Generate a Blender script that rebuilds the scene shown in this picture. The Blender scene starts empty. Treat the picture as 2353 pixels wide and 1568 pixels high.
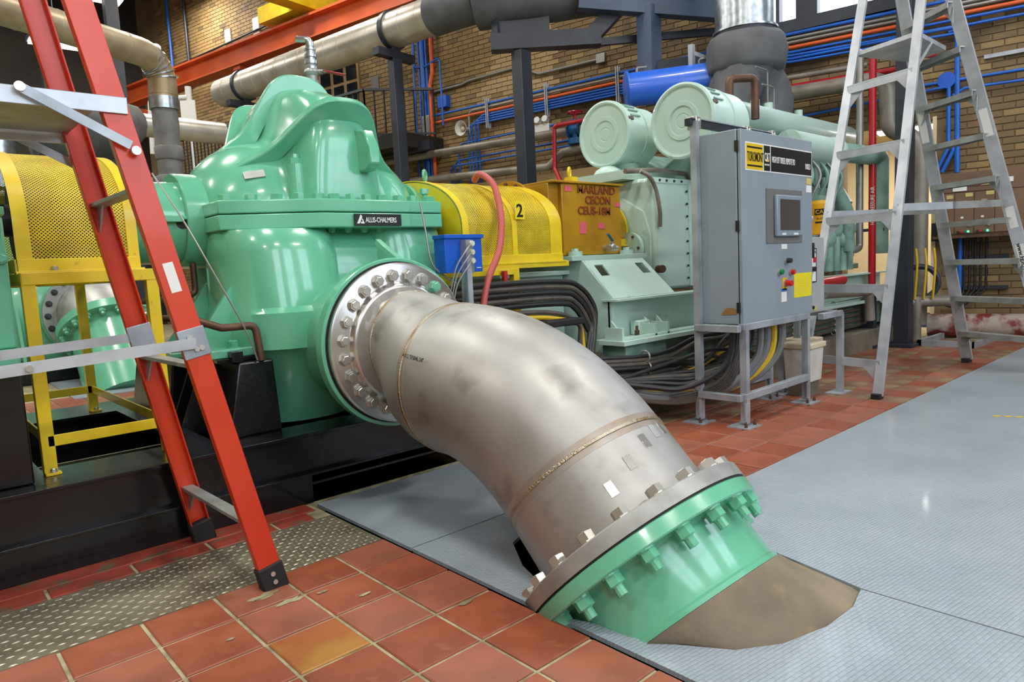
import bpy, bmesh, math, random
from mathutils import Vector, Matrix
random.seed(7)
S = bpy.context.scene
COL = S.collection
PI = math.pi
V = Vector
def lin(c):
    return tuple(((x/255)/12.92 if x/255 <= .04045 else ((x/255+.055)/1.055)**2.4) for x in c)
# ------------------------------------------------------------------ camera
cam = bpy.data.cameras.new('camera'); cam.sensor_width = 36; cam.lens = 24.32; cam.clip_end = 200
co = bpy.data.objects.new('camera', cam); COL.objects.link(co)
RX, UP, FW = V((0.738, -0.673, -0.050)).normalized(), V((0.108, 0.045, 0.993)).normalized(), V((0.666, 0.738, -0.106)).normalized()
UP = RX.cross(FW).normalized(); RX = FW.cross(UP).normalized()
co.matrix_world = Matrix(((RX.x, UP.x, -FW.x, 0), (RX.y, UP.y, -FW.y, 0), (RX.z, UP.z, -FW.z, 1.0), (0, 0, 0, 1)))
S.camera = co
# ------------------------------------------------------------------ world, light, exposure
S.view_settings.view_transform = 'Standard'; S.view_settings.look = 'None'
S.view_settings.exposure = -0.12; S.view_settings.gamma = 1.0; S.view_settings.use_curve_mapping = False
w = bpy.data.worlds.new('world'); S.world = w; w.use_nodes = True
w.node_tree.nodes['Background'].inputs[0].default_value = (.62, .74, 1, 1)
w.node_tree.nodes['Background'].inputs[1].default_value = .06
LAMPS = [(x, y) for x in (-4.5, 0.2, 4.9) for y in (-3.5, 1.2, 6.0, 11.0, 15.5)]
LAMP_Z = 7.2
for i, (x, y) in enumerate(LAMPS):
    l = bpy.data.lights.new('bay_light', 'AREA'); l.shape = 'RECTANGLE'; l.size = 1.15; l.size_y = .42
    l.energy = 135; l.color = (1.0, .965, .90)
    o = bpy.data.objects.new('bay_light', l); o.location = (x, y, LAMP_Z - .07); COL.objects.link(o)
def daylight(loc, rot, sx, sy, e):
    l = bpy.data.lights.new('window_daylight', 'AREA'); l.shape = 'RECTANGLE'; l.size = sx; l.size_y = sy
    l.energy = e; l.color = (.66, .82, 1.0)
    o = bpy.data.objects.new('window_daylight', l); o.location = loc; o.rotation_euler = rot; COL.objects.link(o)
# daylight through the tall windows of the wall on the camera's right
for x in (-1.5, 2.2, 5.9):
    daylight((x, -4.85, 4.3), (math.radians(90), 0, 0), 2.2, 3.6, 48)
# ------------------------------------------------------------------ materials
MATS = {}
def M(name, rgb, rough=.5, metal=0., rgb2=None, scale=4., lo=.4, hi=.65, detail=4., bump=0., bscale=60., coat=0., stretch=None, spec=.5, rgb3=None, scale3=20, lo3=.62, hi3=.72):
    m = bpy.data.materials.new(name); m.use_nodes = True; MATS[name] = m
    nt = m.node_tree; N = nt.nodes; L = nt.links; b = N['Principled BSDF']
    b.inputs['Base Color'].default_value = (*lin(rgb), 1); b.inputs['Roughness'].default_value = rough
    b.inputs['Metallic'].default_value = metal; b.inputs['Coat Weight'].default_value = coat; b.inputs['Coat Roughness'].default_value = .08
    b.inputs['Specular IOR Level'].default_value = spec
    tc = N.new('ShaderNodeTexCoord'); src = tc.outputs['Object']
    if stretch:
        mp = N.new('ShaderNodeMapping'); mp.inputs['Scale'].default_value = stretch; L.new(src, mp.inputs[0]); src = mp.outputs[0]
    def noise(sc, d=4.):
        n = N.new('ShaderNodeTexNoise'); n.inputs['Scale'].default_value = sc; n.inputs['Detail'].default_value = d; L.new(src, n.inputs['Vector']); return n
    def ramp(fac, a, c):
        r = N.new('ShaderNodeMapRange'); r.inputs[1].default_value = a; r.inputs[2].default_value = c; L.new(fac, r.inputs[0]); return r.outputs[0]
    cur = None
    def mixc(fac, cA, cB):
        x = N.new('ShaderNodeMix'); x.data_type = 'RGBA'; L.new(fac, x.inputs[0])
        if isinstance(cA, tuple): x.inputs[6].default_value = (*cA, 1)
        else: L.new(cA, x.inputs[6])
        x.inputs[7].default_value = (*cB, 1); return x.outputs[2]
    if rgb2:
        cur = mixc(ramp(noise(scale, detail).outputs[0], lo, hi), lin(rgb), lin(rgb2))
    if rgb3:
        cur = mixc(ramp(noise(scale3, 6).outputs[0], lo3, hi3), cur if cur else lin(rgb), lin(rgb3))
    if cur: L.new(cur, b.inputs['Base Color'])
    if bump:
        bn = N.new('ShaderNodeBump'); bn.inputs['Strength'].default_value = bump; bn.inputs['Distance'].default_value = .01
        L.new(noise(bscale, 3).outputs[0], bn.inputs['Height']); L.new(bn.outputs[0], b.inputs['Normal'])
    return m
def emit(name, rgb, s):
    m = bpy.data.materials.new(name); m.use_nodes = True; MATS[name] = m
    b = m.node_tree.nodes['Principled BSDF']; b.inputs['Base Color'].default_value = (*lin(rgb), 1)
    b.inputs['Emission Color'].default_value = (*lin(rgb), 1); b.inputs['Emission Strength'].default_value = s
    return m
M('green', (106, 184, 151), .24, bump=.06, bscale=25, coat=.55, rgb2=(98, 177, 143), scale=3)
M('green_flat', (96, 178, 138), .4, coat=.2, bump=.05, bscale=30)
M('mint', (184, 212, 202), .42, rgb2=(174, 204, 192), scale=2.5, rgb3=(140, 138, 112), scale3=9, lo3=.68, hi3=.85, coat=.15)
M('mint_dark', (134, 170, 156), .48, rgb2=(104, 136, 124), scale=5, rgb3=(92, 84, 68), scale3=7, lo3=.62, hi3=.85)
M('stainless', (174, 173, 170), .46, .62, rgb2=(152, 150, 146), scale=3.5, lo=.45, hi=.75, rgb3=(112, 107, 101), scale3=6, lo3=.56, hi3=.84, bump=.02, bscale=80)
M('stainless_bright', (204, 203, 200), .27, .9, rgb2=(176, 172, 166), scale=5)
M('weld', (186, 178, 160), .3, .85, rgb2=(150, 122, 84), scale=5, bump=.6, bscale=150)
M('heat_tint', (170, 167, 162), .44, .64, rgb2=(146, 114, 80), scale=2.6, lo=.45, hi=.72)
M('bolt', (196, 194, 186), .34, .8)
M('black_paint', (7, 7, 10), .3, coat=.35, bump=.15, bscale=45, rgb2=(14, 14, 19), scale=6, spec=.35)
M('black', (16, 16, 17), .6)
M('rubber', (24, 24, 25), .75)
M('dark_steel', (44, 50, 62), .45, rgb2=(36, 40, 48), scale=3)
M('blue_steel', (66, 84, 112), .42, rgb2=(54, 70, 96), scale=3)
M('yellow', (226, 198, 26), .4, rgb2=(206, 176, 20), scale=5, coat=.2, rgb3=(120, 96, 20), scale3=16, lo3=.68, hi3=.76)
M('ochre', (178, 134, 14), .38, rgb2=(160, 116, 10), scale=4, coat=.25)
M('letter_brown', (128, 60, 22), .6)
M('orange_fg', (206, 62, 20), .38, rgb2=(190, 48, 22), scale=1.6, coat=.15)
M('orange_beam', (206, 92, 42), .5, rgb2=(190, 80, 38), scale=2)
M('alu', (196, 202, 208), .36, .4, rgb2=(176, 182, 190), scale=8)
M('alu_dull', (166, 168, 166), .45, .4, rgb2=(142, 142, 138), scale=9)
M('zinc', (176, 184, 192), .4, .4, rgb2=(146, 152, 160), scale=6)
M('cab_grey', (136, 148, 157), .45, rgb2=(130, 142, 151), scale=3, spec=.4)
M('cab_grey2', (160, 164, 164), .5)
M('tile', (150, 82, 54), .42, rgb2=(132, 68, 44), scale=5, rgb3=(158, 104, 72), scale3=9, lo3=.6, hi3=.8, bump=.08, bscale=40)
M('tile_b', (142, 74, 46), .42, rgb2=(126, 64, 40), scale=6, rgb3=(172, 116, 70), scale3=7, lo3=.62, hi3=.8, bump=.08, bscale=40)
M('tile_c', (152, 90, 66), .45, rgb2=(134, 78, 56), scale=5, rgb3=(130, 88, 62), scale3=8, lo3=.55, hi3=.75, bump=.08, bscale=40)
M('tile_dirty', (132, 86, 66), .5, rgb2=(108, 82, 62), scale=3, rgb3=(150, 128, 88), scale3=5, lo3=.52, hi3=.68)
M('tile_ochre', (160, 92, 48), .42, rgb2=(146, 74, 44), scale=5, lo=.42, hi=.58, rgb3=(164, 116, 52), scale3=4, lo3=.45, hi3=.6, bump=.08, bscale=40)
M('grout', (168, 160, 126), .8, rgb2=(120, 112, 82), scale=12)
M('red_tile', (150, 62, 44), .5, rgb2=(128, 52, 36), scale=8, rgb3=(96, 84, 62), scale3=10, lo3=.55, hi3=.66)
M('concrete', (138, 124, 104), .8, rgb2=(112, 100, 82), scale=5, lo=.35, hi=.7, rgb3=(150, 130, 96), scale3=11, lo3=.55, hi3=.75, bump=.25, bscale=30)
M('floor_concrete', (120, 112, 96), .8, rgb2=(92, 86, 72), scale=4, bump=.2, bscale=20)
M('pit', (12, 12, 13), .9)
M('brick_tan', (148, 123, 80), .75, rgb2=(136, 110, 68), scale=2.2, rgb3=(104, 84, 56), scale3=5, lo3=.55, hi3=.75)
M('brick_brown', (122, 100, 67), .75, rgb2=(108, 87, 58), scale=1.7, rgb3=(78, 63, 46), scale3=3, lo3=.52, hi3=.72)
M('brick_pale', (170, 142, 102), .7, rgb2=(154, 126, 84), scale=2.4)
M('mortar', (130, 111, 80), .85, rgb2=(110, 92, 66), scale=2)
M('cream', (226, 208, 168), .7)
M('dark_wall', (44, 38, 32), .85, rgb2=(30, 27, 24), scale=1.5)
M('ceiling_dark', (34, 32, 32), .85)
M('blue', (28, 102, 200), .4, rgb2=(22, 88, 178), scale=4)
M('blue_box', (14, 84, 190), .38)
M('blue_tank', (34, 96, 214), .36, coat=.3, rgb2=(52, 104, 200), scale=5)
M('blue_valve', (16, 92, 150), .4)
M('conduit_grey', (150, 150, 146), .42, .6)
M('pipe_grey', (146, 140, 130), .5, .3, rgb2=(120, 112, 100), scale=4)
M('pipe_orange', (222, 96, 40), .45)
M('pipe_red', (176, 22, 32), .36, coat=.2)
M('hose_red', (178, 80, 72), .5)
M('copper_rust', (104, 74, 56), .5, .4, rgb2=(80, 58, 46), scale=12)
M('silver_jacket', (206, 200, 188), .34, .55, rgb2=(184, 176, 160), scale=3)
M('tan_jacket', (184, 168, 138), .4, .35, rgb2=(150, 130, 98), scale=3)
M('galv', (196, 204, 210), .28, .9, rgb2=(160, 170, 180), scale=18)
M('canvas', (116, 116, 114), .8, rgb2=(98, 98, 98), scale=6, bump=.5, bscale=14)
M('canvas_dark', (92, 94, 98), .75, rgb2=(78, 80, 84), scale=4, bump=.35, bscale=10)
M('cable', (64, 60, 58), .55, rgb2=(86, 76, 64), scale=9)
M('cable_black', (28, 28, 30), .5)
M('cable_yellow', (206, 168, 32), .5)
M('cable_grey', (110, 112, 114), .5)
M('label_white', (226, 226, 222), .5)
M('label_black', (14, 14, 18), .4)
M('label_yellow', (214, 176, 20), .5)
M('label_red', (190, 26, 34), .5)
M('label_pink', (214, 96, 110), .6)
M('note_yellow', (222, 206, 24), .6)
M('label_aged', (196, 180, 110), .6)
M('screen', (70, 64, 62), .2)
M('bezel', (128, 142, 156), .4)
M('bezel_dark', (108, 106, 106), .5)
M('mcc_brown', (120, 92, 70), .5, rgb2=(110, 84, 64), scale=3)
M('plastic_white', (206, 204, 196), .5, rgb2=(190, 184, 172), scale=7)
M('plastic_cream', (206, 190, 160), .5)
M('cat_yellow', (222, 160, 14), .45)
M('wood', (140, 100, 54), .6)
M('red_white_wrap', (126, 48, 44), .6, rgb2=(176, 160, 150), scale=5, lo=.45, hi=.55)
M('button_green', (20, 120, 70), .4); M('button_red', (196, 30, 36), .4)
M('clear_glass', (30, 36, 40), .08)
emit('lamp_glow', (255, 246, 230), 16.); emit('window_glow', (226, 238, 255), 5.); emit('indicator', (90, 255, 170), 2.5)
# grey painted tread plate: fine raised bars as relief
def plate_mat():
    m = M('plate_grey', (150, 161, 171), .30, rgb2=(140, 152, 162), scale=2.5, coat=.15)
    nt = m.node_tree; N = nt.nodes; L = nt.links; b = N['Principled BSDF']; tc = N.new('ShaderNodeTexCoord')
    mp = N.new('ShaderNodeMapping'); mp.inputs['Rotation'].default_value = (0, 0, math.radians(8)); L.new(tc.outputs['Object'], mp.inputs[0])
    br = N.new('ShaderNodeTexBrick'); br.inputs['Scale'].default_value = 1; br.inputs['Brick Width'].default_value = .034; br.inputs['Row Height'].default_value = .0125
    br.inputs['Mortar Size'].default_value = .0034; br.inputs['Mortar Smooth'].default_value = 1.; br.inputs['Bias'].default_value = 0
    br.inputs['Color1'].default_value = br.inputs['Color2'].default_value = (1, 1, 1, 1); br.inputs['Mortar'].default_value = (0, 0, 0, 1)
    L.new(mp.outputs[0], br.inputs['Vector'])
    nz = N.new('ShaderNodeTexNoise'); nz.inputs['Scale'].default_value = 40; L.new(tc.outputs['Object'], nz.inputs['Vector'])
    mm = N.new('ShaderNodeMath'); mm.operation = 'MULTIPLY'; L.new(br.outputs['Color'], mm.inputs[0]); L.new(nz.outputs[0], mm.inputs[1])
    bn = N.new('ShaderNodeBump'); bn.inputs['Strength'].default_value = .5; bn.inputs['Distance'].default_value = .004
    L.new(mm.outputs[0], bn.inputs['Height']); L.new(bn.outputs[0], b.inputs['Normal'])
plate_mat()
M('diamond', (150, 142, 118), .4, .55, rgb2=(118, 110, 90), scale=4)
M('diamond_lug', (186, 180, 160), .3, .7)
# expanded-metal guard sheet: diamond openings cut by a pattern on the sheet's own UV
def mesh_mat(name, rgb):
    m = M(name, rgb, .45, rgb2=tuple(int(c*.86) for c in rgb), scale=6)
    nt = m.node_tree; N = nt.nodes; L = nt.links; b = N['Principled BSDF']; out = [n for n in N if n.type == 'OUTPUT_MATERIAL'][0]
    uv = N.new('ShaderNodeUVMap'); sp = N.new('ShaderNodeSeparateXYZ'); L.new(uv.outputs[0], sp.inputs[0])
    def ma(op, a, bb=None):
        n = N.new('ShaderNodeMath'); n.operation = op
        for k, x in enumerate((a, bb)):
            if x is None: continue
            if isinstance(x, (int, float)): n.inputs[k].default_value = x
            else: L.new(x, n.inputs[k])
        return n.outputs[0]
    u = ma('MULTIPLY', sp.outputs[0], 1/.0135); v = ma('MULTIPLY', sp.outputs[1], 1/.0065)
    half = ma('MULTIPLY', ma('FLOORED_MODULO', ma('FLOOR', v), 2.), .5)
    fu = ma('ABSOLUTE', ma('SUBTRACT', ma('FRACT', ma('ADD', u, half)), .5)); fv = ma('ABSOLUTE', ma('SUBTRACT', ma('FRACT', v), .5))
    hole = ma('LESS_THAN', ma('ADD', fu, ma('MULTIPLY', fv, .62)), .31)
    tr = N.new('ShaderNodeBsdfTransparent'); mx = N.new('ShaderNodeMixShader'); L.new(hole, mx.inputs[0]); L.new(b.outputs[0], mx.inputs[1]); L.new(tr.outputs[0], mx.inputs[2]); L.new(mx.outputs[0], out.inputs[0])
mesh_mat('yellow_mesh', (222, 194, 30)); mesh_mat('ochre_mesh', (196, 150, 20))
# ------------------------------------------------------------------ mesh helpers
def basis(d, ref=None):
    d = V(d).normalized(); r = V(ref) if ref is not None else (V((0, 0, 1)) if abs(d.z) < .9 else V((1, 0, 0)))
    a = r.cross(d)
    if a.length < 1e-6: a = V((1, 0, 0)).cross(d)
    a.normalize(); return a, d.cross(a).normalized(), d
class MB:
    def __init__(s): s.v = []; s.f = []; s.uv = None
    def add(s, vs, fs):
        k = len(s.v); s.v += [tuple(p) for p in vs]; s.f += [tuple(i+k for i in f) for f in fs]; return s
    def box(s, x0, x1, y0, y1, z0, z1):
        return s.add([(x, y, z) for x in (x0, x1) for y in (y0, y1) for z in (z0, z1)], [(0, 1, 3, 2), (4, 6, 7, 5), (0, 4, 5, 1), (2, 3, 7, 6), (0, 2, 6, 4), (1, 5, 7, 3)])
    def obox(s, c, ax, ay, az):
        c = V(c); ax, ay, az = V(ax), V(ay), V(az)
        return s.add([c+i*ax+j*ay+k*az for i in (-1, 1) for j in (-1, 1) for k in (-1, 1)], [(0, 1, 3, 2), (4, 6, 7, 5), (0, 4, 5, 1), (2, 3, 7, 6), (0, 2, 6, 4), (1, 5, 7, 3)])
    def bar(s, p, q, wd, ht, ref=None):
        p, q = V(p), V(q); a, b, d = basis(q-p, ref); return s.obox((p+q)/2, a*wd/2, b*ht/2, (q-p)/2)
    def chan(s, p, q, wd, ht, t, ref=None, side=1):
        # C-channel: web across wd, two flanges of depth ht
        p, q = V(p), V(q); a, b, d = basis(q-p, ref); m = (p+q)/2; h = (q-p)/2
        s.obox(m, a*wd/2, b*t/2, h)
        for e in (-1, 1): s.obox(m+a*e*(wd/2-t/2)+b*side*ht/2, a*t/2, b*ht/2, h)
        return s
    def rings(s, rs, caps=True, closed=True):
        n = len(rs[0]); k = len(s.v); vs = [p for r in rs for p in r]; fs = []
        for i in range(len(rs)-1):
            for j in range(n if closed else n-1):
                j2 = (j+1) % n; fs.append((i*n+j, i*n+j2, (i+1)*n+j2, (i+1)*n+j))
        if caps and closed: fs += [tuple(range(n)), tuple(range((len(rs)-1)*n, len(rs)*n))]
        return s.add(vs, fs)
    def cyl(s, p, q, r, r2=None, n=20, caps=True):
        p, q = V(p), V(q); a, b, d = basis(q-p); r2 = r if r2 is None else r2
        return s.rings([[c+(a*math.cos(t)+b*math.sin(t))*rr for t in [2*PI*i/n for i in range(n)]] for c, rr in ((p, r), (q, r2))], caps)
    def tube(s, pts, r, n=10, caps=True):
        pts = [V(p) for p in pts]; rr = r if isinstance(r, (list, tuple)) else [r]*len(pts); rs = []; a = None
        for i, p in enumerate(pts):
            d = (pts[min(i+1, len(pts)-1)]-pts[max(i-1, 0)]).normalized()
            if a is None: a, b, _ = basis(d)
            else:
                a = (a-d*a.dot(d)).normalized(); b = d.cross(a)
            rs.append([p+(a*math.cos(t)+b*math.sin(t))*rr[i] for t in [2*PI*k/n for k in range(n)]])
        return s.rings(rs, caps)
    def lathe(s, o, axis, prof, n=40, a0=0, a1=2*PI, ref=None, caps=True):
        a, b, d = basis(axis, ref); o = V(o); full = abs(a1-a0-2*PI) < 1e-6; m = n if full else n+1
        rs = [[o+d*t+(a*math.cos(g)+b*math.sin(g))*r for g in [a0+(a1-a0)*i/n for i in range(m)]] for t, r in prof]
        return s.rings(rs, caps and full, full)
    def prism(s, poly, vec):
        n = len(poly); vec = V(vec); vs = [V(p) for p in poly]; vs += [p+vec for p in vs]
        return s.add(vs, [tuple(range(n)), tuple(range(n, 2*n))]+[(i, (i+1) % n, (i+1) % n+n, i+n) for i in range(n)])
    def ball(s, c, r, n=12, sc=(1, 1, 1)):
        c = V(c); rs = []
        for i in range(n//2+1):
            ph = PI*i/(n//2); rr = max(math.sin(ph), 1e-3)
            rs.append([c+V((rr*math.cos(t)*r*sc[0], rr*math.sin(t)*r*sc[1], math.cos(ph)*r*sc[2])) for t in [2*PI*k/n for k in range(n)]])
        return s.rings(rs)
    def mesh(s, name, mat, smooth=True, angle=38):
        me = bpy.data.meshes.new(name); me.from_pydata(s.v, [], s.f); bm = bmesh.new(); bm.from_mesh(me)
        bmesh.ops.recalc_face_normals(bm, faces=bm.faces); bm.to_mesh(me); bm.free()
        me.materials.append(MATS[mat] if isinstance(mat, str) else mat)
        if smooth: me.shade_smooth(); me.set_sharp_from_angle(angle=math.radians(angle))
        return me
def fillet(pts, rad, seg=6):
    pts = [V(p) for p in pts]; out = [pts[0]]
    for i in range(1, len(pts)-1):
        p, a, b = pts[i], pts[i-1]-pts[i], pts[i+1]-pts[i]; la, lb = a.length, b.length; a.normalize(); b.normalize()
        ang = a.angle(b)
        if ang > PI-.02: out.append(p); continue
        t = min(rad/math.tan(ang/2), la*.49, lb*.49); r = t*math.tan(ang/2); c = p+(a+b).normalized()*(r/math.sin(ang/2)); u = p+a*t-c; w2 = p+b*t-c; tot = u.angle(w2)
        ax = u.cross(w2).normalized()
        for k in range(seg+1): out.append(c+Matrix.Rotation(tot*k/seg, 3, ax) @ u)
    out.append(pts[-1]); return out
def catmull(pts, seg=6):
    P = [V(p) for p in pts]; P = [P[0]*2-P[1]]+P+[P[-1]*2-P[-2]]; out = []
    for i in range(1, len(P)-2):
        for k in range(seg):
            t = k/seg; a, b, c, d = P[i-1:i+3]
            out.append(.5*((2*b)+(c-a)*t+(2*a-5*b+4*c-d)*t*t+(3*b-a-3*c+d)*t**3))
    out.append(P[-2]); return out
def obj(name, me, parent=None, mtx=None):
    o = bpy.data.objects.new(name, me); COL.objects.link(o)
    if parent is not None: o.parent = parent
    off = V((0, 0, 0))
    p = parent
    while p is not None: off += p.location; p = p.parent
    mm = Matrix.Translation(-off) @ (mtx if mtx is not None else Matrix.Identity(4))
    if mtx is None: o.location = -off
    else: o.matrix_basis = mm
    return o
def tag(o, label, cat, group=None):
    o['label'] = label; o['category'] = cat
    if group: o['group'] = group
    return o
def thing(name, label, cat, loc=(0, 0, 0), group=None):
    o = bpy.data.objects.new(name, None); o.location = loc; o.empty_display_size = .1; COL.objects.link(o); return tag(o, label, cat, group)
def part(mb, name, mat, parent, smooth=True, bevel=0, angle=38, label=None):
    o = obj(name, mb.mesh(name, mat, smooth, angle), parent)
    if bevel:
        b = o.modifiers.new('bevel', 'BEVEL'); b.width = bevel; b.segments = 2; b.limit_method = 'ANGLE'; b.angle_limit = math.radians(50)
    if label: o['label'] = label
    return o
def single(mb, name, mat, label, cat, group=None, loc=None, **k):
    # a thing that is one mesh; its origin is put at its base
    c = V(loc) if loc is not None else V((sum(p[0] for p in mb.v)/len(mb.v), sum(p[1] for p in mb.v)/len(mb.v), min(p[2] for p in mb.v)))
    mb.v = [tuple(V(p)-c) for p in mb.v]; o = part(mb, name, mat, None, **k); o.location = c; return tag(o, label, cat, group)
def struct(mb, name, mat, parent=None, **k):
    o = part(mb, name, mat, parent, **k)
    if parent is None: o['kind'] = 'structure'
    return o
def text_mesh(s, size, mat, ext=.001, align='LEFT', xs=1., bold=0.):
    c = bpy.data.curves.new('t', 'FONT'); c.body = s; c.size = size; c.extrude = ext; c.align_x = align; c.offset = bold; c.resolution_u = 3
    o = bpy.data.objects.new('t', c); COL.objects.link(o); bpy.context.view_layer.update()
    me = bpy.data.meshes.new_from_object(o.evaluated_get(bpy.context.evaluated_depsgraph_get())); bpy.data.objects.remove(o); bpy.data.curves.remove(c)
    me.materials.clear(); me.materials.append(MATS[mat])
    if xs != 1.: me.transform(Matrix.Diagonal((xs, 1, 1, 1)))
    return me
def text(name, s, size, mat, parent, at, xd, yd, **k):
    xd, yd = V(xd).normalized(), V(yd); yd = (yd-xd*xd.dot(yd)).normalized(); zd = xd.cross(yd)
    m = Matrix(((xd.x, yd.x, zd.x, at[0]), (xd.y, yd.y, zd.y, at[1]), (xd.z, yd.z, zd.z, at[2]), (0, 0, 0, 1)))
    return obj(name, text_mesh(s, size, mat, **k), parent, m)
def frame_mtx(at, zd, xd=None, s=1.):
    a, b, d = basis(zd, xd); return Matrix(((a.x*s, b.x*s, d.x*s, at[0]), (a.y*s, b.y*s, d.y*s, at[1]), (a.z*s, b.z*s, d.z*s, at[2]), (0, 0, 0, 1)))
_b = {}
def bolt_mesh(mat, r=.026, h=.022, stub=0.):
    k = (mat, r, h, stub)
    if k not in _b:
        mb = MB().cyl((0, 0, 0), (0, 0, .004), r*1.12, n=14); mb.cyl((0, 0, .004), (0, 0, h), r, n=6); mb.cyl((0, 0, h), (0, 0, h+.003), r*.8, r*.66, n=6)
        if stub: mb.cyl((0, 0, h), (0, 0, h+stub), r*.58, n=10)
        _b[k] = mb.mesh('bolt', mat, True, 25)
    return _b[k]
def bolt(parent, at, zd, mat='bolt', r=.026, h=.022, stub=0., name='bolt', spin=0.):
    return obj(name, bolt_mesh(mat, r, h, stub), parent, frame_mtx(at, zd) @ Matrix.Rotation(spin, 4, 'Z'))
# back wall frame: s along the wall, off = distance in front of it
WA = math.radians(102); WT = V((math.cos(WA), math.sin(WA), 0)); WN = V((math.sin(WA), -math.cos(WA), 0)); WD = 9.0*WN.x+1.7*WN.y
def W(s, off, z): return WN*(WD-off)+WT*s+V((0, 0, z))
# ================================================================== structure
# ---- floor: bedding slab with single tiles as children, pit below the plates
fl = MB()
for a in ((-6, 1.31, -6, 2.86), (1.31, 2.2, 2.86, 2.87), (2.215, 9.6, 1.585, 4.9), (-6, 1.31, 4.6, 22), (1.31, 9.6, 4.9, 22), (-6, 1.31, 2.86, 4.6), (9.0, 9.6, -6, 1.585)):
    fl.box(a[0], a[1], a[2], a[3], -.06, -.006)
floor = struct(fl, 'floor', 'grout')
pit = struct(MB().box(1.2, 9.2, -6.5, 5.0, -1.3, -1.2).box(1.19, 1.31, -6.5, 5.0, -1.3, -.06).box(1.19, 9.2, 4.7, 5.0, -1.3, -.06).box(9.1, 9.3, -6.5, 5.0, -1.3, -.06).box(1.19, 9.3, -6.6, -6.4, -1.3, .05), 'trim_1', 'pit', smooth=False)
TILE = {}
def tile(x0, x1, y0, y1, mat):
    k = (round(x1-x0, 3), round(y1-y0, 3), mat)
    if k not in TILE:
        a, b = k[0]/2, k[1]/2; e = .004
        mb = MB().rings([[(-a, -b, -.02), (a, -b, -.02), (a, b, -.02), (-a, b, -.02)], [(-a, -b, -.003), (a, -b, -.003), (a, b, -.003), (-a, b, -.003)], [(-a+e, -b+e, 0), (a-e, -b+e, 0), (a-e, b-e, 0), (-a+e, b-e, 0)]])
        TILE[k] = mb.mesh('tile', mat, False)
    return obj('tile', TILE[k], floor, Matrix.Translation(((x0+x1)/2, (y0+y1)/2, random.uniform(-.0012, .0012))))
def pick(ms): return random.choice(ms)
P, G = .212, .0055
for c in range(-4, 4):
    for r in range(1, 9):
        if 2.253-P*(r) < 1.3-.6*(c+2): continue
        tile(.468+P*c+G, .468+P*(c+1)-G, 2.253-P*r+G, 2.253-P*(r-1)-G if r > 1 else 2.235, 'tile_ochre' if (c, r) == (1, 3) else pick(['tile', 'tile', 'tile_b', 'tile_c']))
for c in range(-3, 4):
    for r in range(5, 9):
        if 2.253-P*r < 1.3-.6*(c+2): tile(.468+P*c+G, .468+P*(c+1)-G, 2.253-P*r+G, 2.253-P*(r-1)-G, pick(['tile', 'tile_b', 'tile_c']))
for c in range(-4, 4):      # worn red row beside the base
    x0 = .30+.262*c; tile(x0+.006, min(x0+.256, 1.24), 2.645, 2.745, 'red_tile')
tile(-.6, 1.29, 2.752, 2.86, 'red_tile')
for cx, cy, w_, seed in ((.795, 2.115, .05, 1), (.84, 2.02, .04, 2), (.94, 2.0, .018, 3), (.62, 1.93, .014, 4), (1.02, 1.88, .02, 5), (1.2, 1.6, .022, 6)):   # chips of old cream paint
    rq = random.Random(seed); ring = [(cx+w_*rq.uniform(.45, 1.1)*math.cos(2*PI*k/14)*1.3, cy+w_*rq.uniform(.35, 1.)*math.sin(2*PI*k/14)*.6, .0013) for k in range(14)]
    part(MB().prism(ring, (0, 0, .0006)), 'paint_chip', 'grout', floor, smooth=False)
P2 = .2265
for c in range(0, 27):
    for r in range(0, 5):
        x0, y0 = 2.295+P2*c, 1.5735+P2*r
        if x0 > 8.2: continue
        far = x0 > 4.7 or r > 2
        tile(x0+.005, x0+P2-.005, y0+.005+(.011 if r == 0 else 0), y0+P2-.005, pick(['tile_dirty', 'tile_dirty', 'tile_c', 'tile_b'] if far else ['tile', 'tile_c', 'tile_c', 'tile_b']))
for c in range(0, 6):
    for r in range(0, 11):
        x0, y0 = .35+.23*c, 5.0+.23*r; tile(x0+.004, x0+.226, y0+.004, y0+.226, pick(['tile', 'tile_c', 'tile_b']))
# ---- back wall with single bricks
BR_L, BR_H = .212, .0722
def in_open(s, z): return .74 < s < 1.66 and z < 2.42 or (.86 < s < 2.42 or -2.9 < s < .1) and 3.72 < z < 6.6 and not (-2.9 < s < .1 and z < 4.2)
base = MB()
def wbox(mb, s0, s1, o0, o1, z0, z1):
    m = V(W((s0+s1)/2, (o0+o1)/2, (z0+z1)/2)); mb.obox(m, WT*(s1-s0)/2, WN*(o1-o0)/2, V((0, 0, (z1-z0)/2)))
for a in ((-8, .74, 0, 4.2), (-8, -2.9, 4.2, 9), (-2.9, .1, 6.6, 9), (.1, .74, 4.2, 9), (.74, 1.66, 2.42, 3.72), (1.66, 2.42, 0, 3.72), (.74, .86, 3.72, 9), (.86, 2.42, 6.6, 9), (2.42, 21, 0, 9)):
    wbox(base, a[0], a[1], -.35, 0, a[2], a[3])
wall = struct(base, 'wall_back', 'mortar', smooth=False)
def brick_mesh(ln, mat):
    h, d = BR_H-.011, .012; a = (ln-.011)/2; e = .003
    mb = MB().rings([[(-a, 0, 0), (a, 0, 0), (a, 0, h), (-a, 0, h)], [(-a, -d+.003, 0), (a, -d+.003, 0), (a, -d+.003, h), (-a, -d+.003, h)], [(-a+e, -d, e), (a-e, -d, e), (a-e, -d, h-e), (-a+e, -d, h-e)]])
    return mb.mesh('brick', mat, False)
WM = Matrix(((WT.x, WN.x, 0, 0), (WT.y, WN.y, 0, 0), (0, 0, 1, 0), (0, 0, 0, 1)))
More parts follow.
